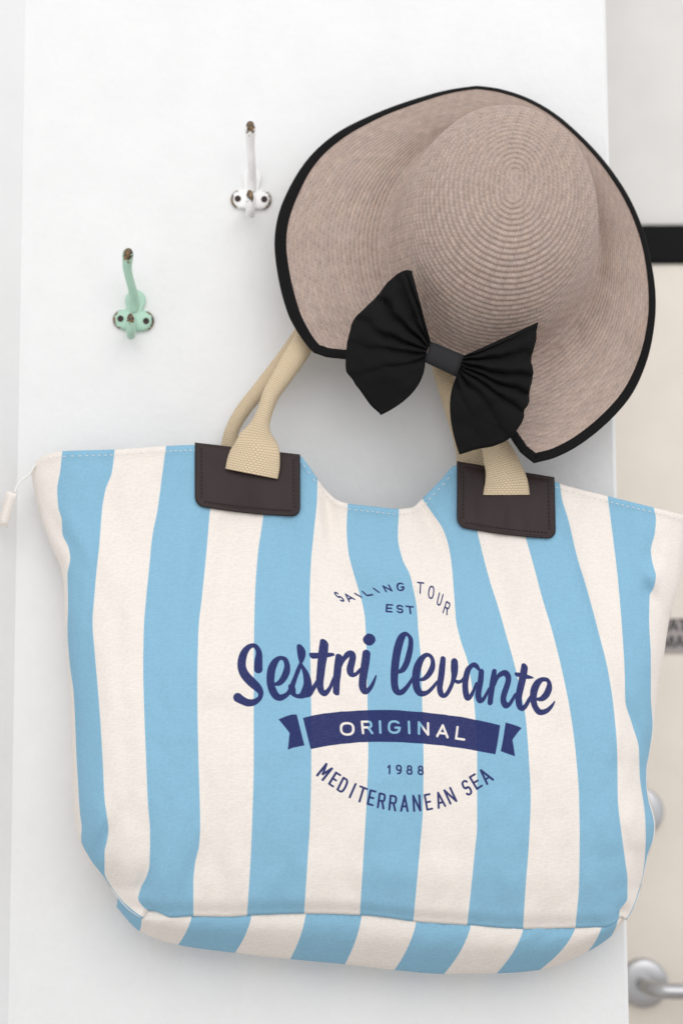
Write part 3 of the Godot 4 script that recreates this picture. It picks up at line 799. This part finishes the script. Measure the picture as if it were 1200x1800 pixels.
func build_hat() -> void:
	var o := at(864, 640, 0.0)
	var hat := thing("sun_hat", o)
	tag(hat, "wide brimmed taupe straw sun hat with black edging, hanging over the tote bag's handles", "hat")
	var profile := spline([Vector2(0, 1), Vector2(0.22, 0.99), Vector2(0.42, 0.955), Vector2(0.6, 0.89), Vector2(0.75, 0.79), Vector2(0.87, 0.645), Vector2(0.945, 0.46), Vector2(0.985, 0.26), Vector2(1.0, 0.10), Vector2(1.03, 0.015), Vector2(1.07, 0.0)], 10)
	var ridges := 35
	var nt := 256
	var lengths := [0.0]
	for k in profile.size() - 1:
		lengths.append(lengths[k] + Vector2((profile[k + 1].x - profile[k].x) * 0.095, (profile[k + 1].y - profile[k].y) * 0.105).length())
	var total: float = lengths[lengths.size() - 1]
	var look := func(a: float) -> Vector2:
		var l := a * total
		for k in profile.size() - 1:
			if l <= lengths[k + 1]: return profile[k].lerp(profile[k + 1], (l - lengths[k]) / (lengths[k + 1] - lengths[k]))
		return profile[profile.size() - 1]
	var crown_at := func(a: float, t: float, bump: float) -> Vector3:
		var p: Vector2 = look.call(a)
		var q: Vector2 = look.call(minf(a + 0.01, 1.0))
		var q0: Vector2 = look.call(maxf(a - 0.01, 0.0))
		var nrm := Vector2(-(q.y - q0.y), (q.x - q0.x) * 0.9).normalized()
		var c := HAT_BASE.lerp(HAT_TOP, p.y)
		var lump := 1.0 + 0.010 * soft.get_noise_2d(cos(t) * 60.0, sin(t) * 60.0 + p.y * 40.0)
		var sx := (175.0 * p.x * lump + nrm.x * bump * 2000.0)
		var sy := (197.0 * p.x * lump + nrm.x * bump * 2000.0)
		var oval := 17.0 * clampf(1.0 - p.x * 0.9, 0.0, 1.0) * clampf(sin(t) * 1.6, -1.0, 1.0) * smoothstep(0.0, 0.02, p.x)
		return at(c.x + cos(t) * sx - 0.12 * oval, c.y + sin(t) * sy + oval, 0.055 + 0.112 * p.y + nrm.y * bump)
	var st := start()
	for k in ridges:
		var rows := []; var uvs := []; var cols := []
		var mid: Vector2 = look.call((k + 0.5) / ridges)
		var turns := maxf(roundf(TAU * 185.0 * mid.x / 6.5), 8.0)
		for i in 6:
			var u := i / 5.0
			var a := (k + u) / ridges
			var bump := 0.0015 * (1.0 - pow(absf(2.0 * u - 1.0), 2.2)) * smoothstep(0.0, 2.0, k + u)
			var r := PackedVector3Array(); var uv := PackedVector2Array(); var c := PackedColorArray()
			for j in nt + 1:
				var t := TAU * j / nt
				r.append(crown_at.call(a, fposmod(t, TAU) if j < nt else 0.0, bump))
				uv.append(Vector2(roundf(turns * 0.25) * j / nt + k * 0.377, u))
				c.append(straw_tint(t, k) * rng.randf_range(0.91, 1.07))
			rows.append(r); uvs.append(uv); cols.append(c)
		sheet(st, rows, o, uvs, [], cols)
	part("crown", st, M.straw, hat)
	# brim
	var natural := []; var pinch := []
	for p in HAT_NATURAL: natural.append(Vector2(p[0], p[1]))
	for p in HAT_PINCH: pinch.append(Vector2(p[0], p[1]))
	natural.append(natural[0])
	natural = spline(natural, 5)
	natural.pop_back()
	var nb := 320
	var full := []; var clip := []; var ang := []
	var t_a := fposmod((pinch[0] - HAT_BASE).angle(), TAU)
	var t_b := fposmod((pinch[pinch.size() - 1] - HAT_BASE).angle(), TAU)
	for j in nb: ang.append(TAU * j / nb)
	ang.append(t_a); ang.append(t_b)
	ang.sort()
	for t in ang:
		var f := reach(t, natural, true)
		full.append(f)
		var g := reach(t, pinch, false) if t >= t_b - 1e-4 and t <= t_a + 1e-4 else -1.0
		clip.append(minf(g, f) if g > 0.0 else f)
	var nring := 25
	var r0 := func(t: float) -> float:
		return 1.0 / sqrt(pow(cos(t) / (175.0 * 1.06), 2.0) + pow(sin(t) / (197.0 * 1.06), 2.0))
	var brim_at := func(t: float, r: float, f: float, bump: float) -> Vector3:
		var a: float = r0.call(t)
		var w := clampf((r - a) / maxf(f - a, 1.0), 0.0, 1.2)
		var ze := brim_edge_depth(t)
		var z := lerpf(0.055, ze, pow(w, 1.25)) + 0.010 * sin(PI * clampf(w, 0.0, 1.0)) * around(t, [[0, 0.2], [60, 0.4], [150, 0.4], [200, 0.45], [250, 0.2], [300, 0.1]])
		z -= 0.0045 * (w / 0.09) * exp(1.0 - w / 0.09)
		z += 0.0018 * soft.get_noise_2d(cos(t) * 150.0 + r * 0.3, sin(t) * 150.0)
		return at(HAT_BASE.x + cos(t) * r, HAT_BASE.y + sin(t) * r, z + bump)
	st = start()
	for k in nring:
		var rows := []; var uvs := []; var cols := []
		for i in 6:
			var u := i / 5.0
			var g := (k + u) / nring
			var bump := 0.0010 * (1.0 - pow(absf(2.0 * u - 1.0), 2.2))
			var r := PackedVector3Array(); var uv := PackedVector2Array(); var c := PackedColorArray()
			for j in ang.size() + 1:
				var jj := j % ang.size()
				var t: float = ang[jj]
				var a: float = r0.call(t)
				var rad := minf(lerpf(a, full[jj], g), clip[jj])
				var cut: bool = rad >= clip[jj] - 0.01
				r.append(brim_at.call(t, rad, full[jj], 0.0 if cut else bump))
				uv.append(Vector2((t if j < ang.size() else TAU) / TAU * roundf(TAU * (190.0 + 140.0 * (k + 0.5) / nring) / 26.0) + k * 0.317, u))
				c.append(straw_tint(t, k + 50) * rng.randf_range(0.91, 1.07))
			rows.append(r); uvs.append(uv); cols.append(c)
		sheet(st, rows, o, uvs, [], cols)
	part("brim", st, M.straw, hat)
	# edge binding
	st = start()
	var edge := []
	for j in ang.size(): edge.append(HAT_BASE + Vector2(cos(ang[j]), sin(ang[j])) * clip[j])
	var n := edge.size()
	var ringrows := []
	for j in n + 1:
		var jj := j % n
		var tan := Vector2.ZERO
		for s in [1, 2, 3]: tan += (edge[(jj + s) % n] - edge[(jj - s + n) % n]).normalized()
		tan = tan.normalized()
		var inw := Vector2(-tan.y, tan.x)
		if inw.dot(HAT_BASE - edge[jj]) < 0.0: inw = -inw
		var t: float = ang[jj]
		var hw := around(t, [[0, 5.0], [20, 6.5], [50, 8.5], [79, 8.5], [100, 7.0], [148, 8.5], [165, 11.0], [190, 10.5], [212, 7.5], [235, 4.5], [262, 3.0], [300, 3.6], [340, 4.6]])
		var r := PackedVector3Array()
		for i in 15:
			var q := TAU * i / 14
			var c := cos(q); var s := sin(q)
			var p: Vector2 = edge[jj] + inw * (hw - 1.5 + hw * signf(c) * pow(absf(c), 0.7))
			var rel := p - HAT_BASE
			var zb: float = brim_at.call(rel.angle(), minf(rel.length(), clip[jj]), full[jj], 0.0).z
			r.append(at(p.x, p.y, zb + 0.0005 + 0.0020 * signf(s) * pow(absf(s), 0.8)))
		ringrows.append(r)
	sheet(st, ringrows, o)
	part("brim_binding", st, M.black_cloth, hat)
	# bow: the knot, and a pleated loop to either side
	st = start()
	var rows := []
	var kq := [Vector2(757, 600), Vector2(815, 624), Vector2(802, 663), Vector2(745, 636)]
	for k in 13:
		var f := k / 12.0
		var r := PackedVector3Array()
		for i in 15:
			var g := i / 14.0
			var p: Vector2 = kq[0].lerp(kq[1], g).lerp(kq[3].lerp(kq[2], g), f)
			var z := 0.124 + 0.005 * sqrt(maxf(1.0 - pow(2.0 * f - 1.0, 2.0), 0.0)) + 0.0012 * sin(PI * g)
			if i == 0 or i == 14: z -= 0.004
			r.append(at(p.x, p.y, z))
		rows.append(r)
	sheet(st, rows, o)
	var bow := part("bow", st, M.black_satin, hat)
	loop(bow, o, [Vector2(757, 602), Vector2(750, 618), Vector2(747, 636)], Vector2(742, 548), Vector2(745, 694),
		[[723, 474], [713, 473], [703.5, 475], [683, 492], [665, 515], [644, 535], [621, 560], [611, 585], [606, 610], [605, 648], [616, 667], [630, 685], [651, 713], [667, 732]], [[0.09, 7.0, 0.6], [0.19, 8.0, 0.5], [0.32, 9.0, 0.35], [0.47, 8.0, 0.6], [0.60, 6.0, 0.8], [0.74, 4.0, 0.9]], 3)
	loop(bow, o, [Vector2(812, 626), Vector2(808, 643), Vector2(802, 661)], Vector2(868, 602), Vector2(776, 712),
		[[947, 565], [945, 580], [943, 597], [934, 629], [938, 648], [936, 668], [931, 690], [931, 707], [922, 722], [920, 738], [903, 766], [885, 779], [860, 788], [833, 793], [807, 800]], [[0.08, 5.0, 0.8], [0.20, 8.0, 0.5], [0.35, 9.0, 0.4], [0.46, 9.0, 0.3], [0.58, 7.0, 0.5], [0.72, 6.0, 0.7], [0.86, 3.0, 0.9]], 11)

func straw_tint(t: float, k: int) -> Color:
	var c := Vector2(cos(t), sin(t))
	var a := soft.get_noise_3d(c.x * 70.0, c.y * 70.0, k * 57.0) * 0.09 + soft.get_noise_3d(c.x * 600.0, c.y * 600.0, k * 91.0 + 400.0) * 0.16
	var p := soft.get_noise_3d(c.x * 200.0, c.y * 200.0, k * 33.0 + 90.0)
	return Color(STRAW.r * (1.0 + a + 0.05 * p), STRAW.g * (1.0 + a), STRAW.b * (1.0 + a - 0.03 * p))

func loop(bow: Node, o: Vector3, knot: Array, side_up: Vector2, side_low: Vector2, rim: Array, creases: Array, sd: int) -> void:
	var outer := []
	for p in rim: outer.append(Vector2(p[0], p[1]))
	outer = spline(outer, 8)
	var nu := 26
	var nv := 90
	var ph := RandomNumberGenerator.new()
	ph.seed = sd
	var warp := FastNoiseLite.new()
	warp.seed = sd
	var front := []; var back := []
	for i in nu + 1:
		var u := float(i) / nu
		var rf := PackedVector3Array(); var rb := PackedVector3Array()
		for j in nv + 1:
			var v := float(j) / nv
			var f := v * (outer.size() - 1)
			var e0: int = mini(int(f), outer.size() - 2)
			var e: Vector2 = outer[e0].lerp(outer[e0 + 1], f - e0)
			var kk: Vector2 = knot[0].lerp(knot[1], v * 2.0) if v < 0.5 else knot[1].lerp(knot[2], v * 2.0 - 1.0)
			var c := side_up.lerp(side_low, v)
			if v > 0.08 and v < 0.92: c = c.lerp((kk + e) * 0.5, 0.75 * smoothstep(0.08, 0.3, v) * smoothstep(0.92, 0.7, v))
			var p := kk * (1 - u) * (1 - u) + c * 2.0 * u * (1 - u) + e * u * u
			p += (kk - e).normalized() * u * u * 3.5 * (0.5 + warp.get_noise_1d(v * 420.0))
			var vv := v + 0.06 * warp.get_noise_2d(v * 130.0, u * 130.0)
			var w := 0.0      # knife folds that fan out from the knot and flatten towards the edge
			for cr in creases:
				var dv: float = vv - cr[0]
				w += cr[1] * exp(-absf(dv) / (0.016 if dv < 0.0 else 0.055)) * (1.0 - cr[2] * u)
			var bulge := 0.012 * sin(PI * clampf(u * 0.85 + 0.08, 0.0, 1.0)) * sin(PI * clampf(v, 0.02, 0.98))
			var z := 0.118 + bulge + 0.0017 * (3.0 - w) * smoothstep(0.0, 0.12, u) - 0.008 * u * v + 0.004 * u * warp.get_noise_2d(u * 110.0, v * 150.0) + 0.002 * warp.get_noise_2d(u * 300.0 + 70.0, v * 420.0)
			rf.append(at(p.x, p.y, z))
			rb.append(at(lerpf(p.x, (kk.x + e.x) * 0.5, 0.04), lerpf(p.y, (kk.y + e.y) * 0.5, 0.04), z - 0.003 - 0.011 * sin(PI * u) * sin(PI * v)))
		front.append(rf); back.append(rb)
	var st := start()
	sheet(st, front, o)
	sheet(st, back, o)
	# the loop's folded outer edge and its two sides
	sheet(st, [front[nu], back[nu]], o)
	for j in [0, nv]:
		var a := PackedVector3Array(); var b := PackedVector3Array()
		for i in nu + 1:
			a.append(front[i][j]); b.append(back[i][j])
		sheet(st, [a, b], o)
	part("bow_loop", st, M.black_cloth, bow)

# ---------------------------------------------------------------- enamel hooks
func build_hook(called: String, label: String, paint: Color, mid: Vector2, lobes: Array, upper: Array, lower: Array, screws: Array, sd: int) -> void:
	var o := at(mid.x, mid.y, 0.0)
	var hook := thing(called, o)
	tag(hook, label, "wall hook", "small enamel hooks on the wall")
	var chip := FastNoiseLite.new()
	chip.seed = sd
	chip.frequency = 0.035
	var metal := func(n: float) -> Color:
		return Color(0.045, 0.038, 0.032).lerp(Color(0.30, 0.17, 0.06), clampf(n * 2.2 + 0.25, 0.0, 1.0))
	# back plate
	var ring := []
	for j in 96:
		var t := TAU * j / 96
		var d := Vector2(cos(t), sin(t))
		var best := 4.0
		for l in lobes:
			var c := Vector2(l[0], l[1])
			var b := d.dot(c)
			var q: float = b * b - c.length_squared() + l[2] * l[2]
			if q > 0.0: best = maxf(best, b + sqrt(q))
		ring.append(best)
	var rows := []; var cols := []
	for f in [[1.0, 0.0], [1.01, 0.0015], [0.985, 0.0030], [0.93, 0.0042], [0.84, 0.0051], [0.7, 0.0056], [0.5, 0.0058], [0.3, 0.0060], [0.0, 0.0060]]:
		var r := PackedVector3Array(); var c := PackedColorArray()
		for j in 97:
			var t := TAU * j / 96
			var k: float = (ring[(j + 95) % 96] + ring[j % 96] * 2.0 + ring[(j + 1) % 96]) / 4.0
			var p: Vector2 = mid + Vector2(cos(t), sin(t)) * k * f[0]
			r.append(at(p.x, p.y, f[1]))
			var n := chip.get_noise_2d(p.x * 4.0, p.y * 4.0)
			var rubbed := smoothstep(0.82, 0.97, f[0]) * smoothstep(0.55, 0.95, absf(cos(t))) + n * 0.55
			c.append(paint.lerp(metal.call(chip.get_noise_2d(p.y * 9.0, p.x * 9.0)), smoothstep(0.62, 0.78, rubbed)))
		rows.append(r); cols.append(c)
	var st := start()
	sheet(st, rows, o, [], [], cols)
	part("back_plate", st, M.enamel, hook)
	for which in 2:
		var keys: Array = [upper, lower][which]
		var a := []; var b := []
		for k in keys:
			a.append(Vector3(k[0], k[1], k[2])); b.append(Vector2(k[3], 0))
		a = spline(a, 8); b = spline(b, 8)
		var c := []; var w := []; var col := []
		for i in a.size():
			c.append(at(a[i].x, a[i].y, a[i].z)); w.append(b[i].x * 0.00058)
			col.append(Color.WHITE)
		st = start()
		var cuts := 18
		var trows := []; var tcols := []
		for i in c.size():
			var t: Vector3 = (c[mini(i + 1, c.size() - 1)] - c[maxi(i - 1, 0)]).normalized()
			var side := Vector3(1, 0, 0)
			var face := side.cross(t).normalized()
			side = t.cross(face).normalized()
			var r := PackedVector3Array(); var cc := PackedColorArray()
			for q in cuts + 1:
				var g := TAU * q / cuts
				var v: Vector3 = c[i] + (side * cos(g) + face * sin(g)) * w[i]
				r.append(v)
				var f := float(i) / (c.size() - 1)
				var n := chip.get_noise_3d(v.x * 9000.0, v.y * 9000.0, v.z * 9000.0)
				var facing := clampf((face * sin(g) + side * cos(g)).dot(Vector3(0.1, 0.0, 1.0)), 0.0, 1.0)
				var worn: float = smoothstep(0.52, 0.80, f) * (0.25 + 0.95 * facing) * smoothstep(1.02, 0.93, f + 0.04 * n) + n * 0.75
				cc.append(paint.lerp(metal.call(chip.get_noise_3d(v.z * 15000.0, v.x * 15000.0, v.y * 15000.0)), smoothstep(0.5, 0.68, worn)))
			trows.append(r); tcols.append(cc)
		var tip := PackedVector3Array(); var tc := PackedColorArray()
		for q in cuts + 1:
			tip.append(c[c.size() - 1]); tc.append(tcols[tcols.size() - 1][q])
		trows.append(tip); tcols.append(tc)
		sheet(st, trows, o, [], [], tcols)
		part("prong", st, M.enamel, hook)
	for s in screws:
		st = start()
		var srows := []
		for f in [[1.0, 0.0045], [1.0, 0.0062], [0.85, 0.0070], [0.5, 0.0074], [0.28, 0.0066], [0.0, 0.0064]]:
			var r := PackedVector3Array()
			for j in 21:
				var t := TAU * j / 20
				r.append(at(s[0] + cos(t) * 5.6 * f[0], s[1] + sin(t) * 5.6 * f[0], f[1]))
			srows.append(r)
		sheet(st, srows, o)
		part("screw", st, M.screw, hook)

# ---------------------------------------------------------------- walls and door
func build_place() -> void:
	var left := at(33, 760, 0.0).x
	var right := at(1083, 833, 0.0).x
	var st := start()
	bevelled(st, Vector3(left - 0.1, 0.0, -0.30), Vector3(right, 2.9, 0.0), 0.003)
	var w := part("white_wall", st, M.wall, self)
	tag(w, "white plastered wall that the bag, the hat and the hooks hang on", "wall", "", "structure")
	st = start()
	var splay := Transform3D(Basis(Vector3.UP, deg_to_rad(-34.0)), Vector3(left, 0, 0))
	bevelled(st, Vector3(-0.14, 0.0, -0.02), Vector3(0.0, 2.9, 1.1), 0.003)
	w = part("side_wall", st, M.wall, self)
	w.transform = splay
	tag(w, "white side wall in shade along the photo's left edge", "wall", "", "structure")
	st = start()
	bevelled(st, Vector3(-2.2, -0.04, -1.2), Vector3(2.6, 0.0, 4.2), 0.004)
	var fl := mat(lin(0.42, 0.385, 0.35), 0.55)
	w = part("floor", st, fl, self)
	tag(w, "pale beige floor below the wall and the door", "floor", "", "structure")
	var zd := -0.37
	var y0 := at(1170, 462, zd).y
	var y1 := at(1170, 397, zd).y
	var x0 := right - 0.25
	var x1 := right + 0.75
	var door := thing("door", Vector3((x0 + x1) * 0.5, 0, zd))
	tag(door, "cream painted door behind the wall's right edge, with a steel lever handle and black head rail", "door")
	var o := door.position
	st = start()
	bevelled(st, Vector3(x0, 0.01, zd - 0.04), Vector3(x1, y0 - 0.001, zd), 0.002, o)
	part("door_leaf", st, M.door, door)
	st = start()
	bevelled(st, Vector3(x0 - 0.05, y0, zd - 0.06), Vector3(x1 + 0.05, y1, zd + 0.006), 0.002, o)
	part("head_rail", st, M.black_frame, door)
	st = start()
	bevelled(st, Vector3(x0 - 0.05, y1 + 0.001, zd - 0.12), Vector3(x1 + 0.05, 2.9, zd - 0.005), 0.002)
	w = part("upper_wall", st, M.transom, self)
	tag(w, "pale grey wall above the black rail of the cream door", "wall", "", "structure")
	# lever handle on its round plate, and the lock's round plate above it
	for k in 2:
		var c: Vector2 = [Vector2(1129, 1727), Vector2(1122, 1426)][k]
		st = start()
		var rows := []
		var pr: Array = [[1.0, 0.0], [1.0, 0.0065], [0.97, 0.0085], [0.90, 0.0095], [0.55, 0.0100], [0.32, 0.0102], [0.0, 0.0102]]
		if k == 1: pr = [[1.0, 0.0], [1.0, 0.0065], [0.97, 0.0085], [0.90, 0.0095], [0.55, 0.0100], [0.36, 0.0102], [0.34, 0.016], [0.28, 0.0175], [0.0, 0.0175]]
		for f in pr:
			var r := PackedVector3Array()
			for j in 49:
				var t := TAU * j / 48
				r.append(at(c.x, c.y, zd) + Vector3(cos(t), sin(t), 0) * 0.0262 * f[0] + Vector3(0, 0, f[1]))
			rows.append(r)
		sheet(st, rows, o)
		var plate := part("handle_plate" if k == 0 else "lock_plate", st, M.steel, door)
		if k == 0:
			st = start()
			var b := at(c.x, c.y, zd)
			var cs := spline([b + Vector3(0, 0, 0.006), b + Vector3(0, 0, 0.025), b + Vector3(0.0015, -0.0005, 0.040), b + Vector3(0.009, -0.002, 0.050), b + Vector3(0.024, -0.003, 0.053), b + Vector3(0.06, -0.003, 0.053), b + Vector3(0.125, -0.003, 0.052)], 8)
			var ws := []
			for q in cs: ws.append(0.0085)
			var rows2 := []
			for i in cs.size():
				var t: Vector3 = (cs[mini(i + 1, cs.size() - 1)] - cs[maxi(i - 1, 0)]).normalized()
				var up := Vector3(0, 1, 0)
				var side := t.cross(up).normalized()
				var r := PackedVector3Array()
				for q in 21:
					var g := TAU * q / 20
					r.append(cs[i] + (side * cos(g) + up * sin(g)) * ws[i])
				rows2.append(r)
			var cap := PackedVector3Array()
			for q in 21: cap.append(cs[cs.size() - 1])
			rows2.append(cap)
			sheet(st, rows2, o)
			part("lever_handle", st, M.steel, plate)
	# a grey label with dark lettering, half hidden behind the bag
	var a := at(1150, 1087, zd)
	var b2 := at(1225, 1149, zd)
	st = start()
	bevelled(st, Vector3(a.x, b2.y, zd + 0.0003), Vector3(b2.x, a.y, zd + 0.0013), 0.0002, o)
	var lab := part("label", st, M.label_grey, door)
	for k in 2:
		var tm := TextMesh.new()
		var f := SystemFont.new()
		f.font_names = PackedStringArray(["Droid Sans"])
		f.font_weight = 700
		tm.font = f
		tm.text = ["AT", "MA"][k]
		tm.font_size = 32
		tm.pixel_size = 0.0176 / 32.0
		tm.depth = 0.0006
		tm.horizontal_alignment = HORIZONTAL_ALIGNMENT_LEFT
		tm.vertical_alignment = VERTICAL_ALIGNMENT_BOTTOM
		tm.material = M.label_ink
		var mi := MeshInstance3D.new()
		mi.name = "lettering"
		mi.mesh = tm
		mi.position = at([1174.0, 1160.0][k], [1116.0, 1145.0][k], zd + 0.0017) - o
		lab.add_child(mi, true)

func _ready() -> void:
	rng.seed = 7
	soft.seed = 11
	soft.frequency = 0.02
	soft.fractal_octaves = 3
	# camera
	var cam := Camera3D.new()
	cam.name = "camera"
	add_child(cam)
	cam.transform = eye
	var lens := CameraAttributesPhysical.new()
	lens.frustum_focal_length = 44.0
	lens.frustum_focus_distance = 1.63
	lens.frustum_near = 0.05
	lens.frustum_far = 60.0
	lens.exposure_aperture = 2.0
	cam.attributes = lens
	cam.fov = rad_to_deg(2.0 * atan(900.0 / LENS))
	cam.near = 0.05
	cam.far = 60.0
	cam.current = true
	# light: even indoor daylight from large windows in front, the larger one to the right
	var env := Environment.new()
	env.background_mode = Environment.BG_COLOR
	env.background_color = AIR_COLOR
	env.background_energy_multiplier = AIR_ENERGY
	env.tonemap_mode = Environment.TONE_MAPPER_LINEAR
	env.tonemap_exposure = EXPOSURE
	env.sdfgi_enabled = true
	env.ssao_enabled = true
	env.ssil_enabled = true
	var we := WorldEnvironment.new()
	we.name = "world"
	we.environment = env
	add_child(we)
	for l in LAMPS:
		var lamp := AreaLight3D.new()
		lamp.name = "window_light"
		lamp.area_size = l[2]
		lamp.light_energy = l[3]
		lamp.light_color = l[4]
		lamp.area_range = 12.0
		lamp.shadow_enabled = true
		add_child(lamp, true)
		lamp.look_at_from_position(l[0], l[1])
	materials()
	build_place()
	build_bag()
	build_hat()
	build_hook("wall_hook", "chipped mint green enamel hook low on the wall, left of the white one", lin(0.155, 0.385, 0.235), Vector2(234.5, 562.5),
		[[-18.5, -1, 17], [18.5, 1.5, 18], [0, 2, 18.5], [-10, 0, 18.5], [10, 1.5, 19], [2, -18, 14], [4, -34, 18.5]],
		[[236.5, 545, 0.004, 8], [236, 530, 0.010, 7.6], [234.5, 515, 0.018, 7.2], [231, 501, 0.025, 6.8], [226.5, 484, 0.032, 6.8], [224, 469, 0.038, 7.4], [224.5, 456, 0.043, 8.3], [225.3, 446, 0.046, 8.6], [226, 440, 0.047, 6.5], [226.2, 436.5, 0.0472, 3]],
		[[231.5, 560, 0.004, 8], [231, 576, 0.012, 7.6], [230.5, 586, 0.022, 7.4], [230.5, 589, 0.032, 7.2], [230, 583, 0.041, 7], [229.8, 571, 0.046, 6.6], [229.8, 561, 0.048, 6.2], [229.8, 555, 0.0482, 4.5], [229.8, 551, 0.048, 2]],
		[[212, 560], [257, 564]], 3)
	build_hook("wall_hook", "chipped white enamel hook beside the hat brim, above the green one", lin(0.80, 0.79, 0.77), Vector2(441, 350.5),
		[[-18.5, 0, 16.5], [19, 0.5, 17], [0, 1, 17.5], [-10, 0, 17.5], [10, 0, 17.5], [1, -18, 14], [2, -37, 17.5]],
		[[442.5, 334, 0.004, 8], [442.5, 316, 0.010, 7.4], [442.5, 298, 0.019, 7], [441.5, 280, 0.027, 6.8], [440.5, 262, 0.033, 6.8], [439.8, 246, 0.039, 7.3], [439.8, 233, 0.044, 8], [440, 223, 0.0465, 8], [440.2, 217, 0.047, 6], [440.3, 213.5, 0.047, 3]],
		[[441, 346, 0.004, 8], [440.5, 362, 0.012, 7.4], [440, 373, 0.022, 7.2], [440, 376, 0.032, 7], [439.5, 370, 0.041, 6.8], [439.2, 357, 0.046, 6.6], [439, 345, 0.048, 6.2], [439, 338, 0.0482, 4.5], [439, 334, 0.048, 2]],
		[[418, 349], [464.5, 350]], 8)
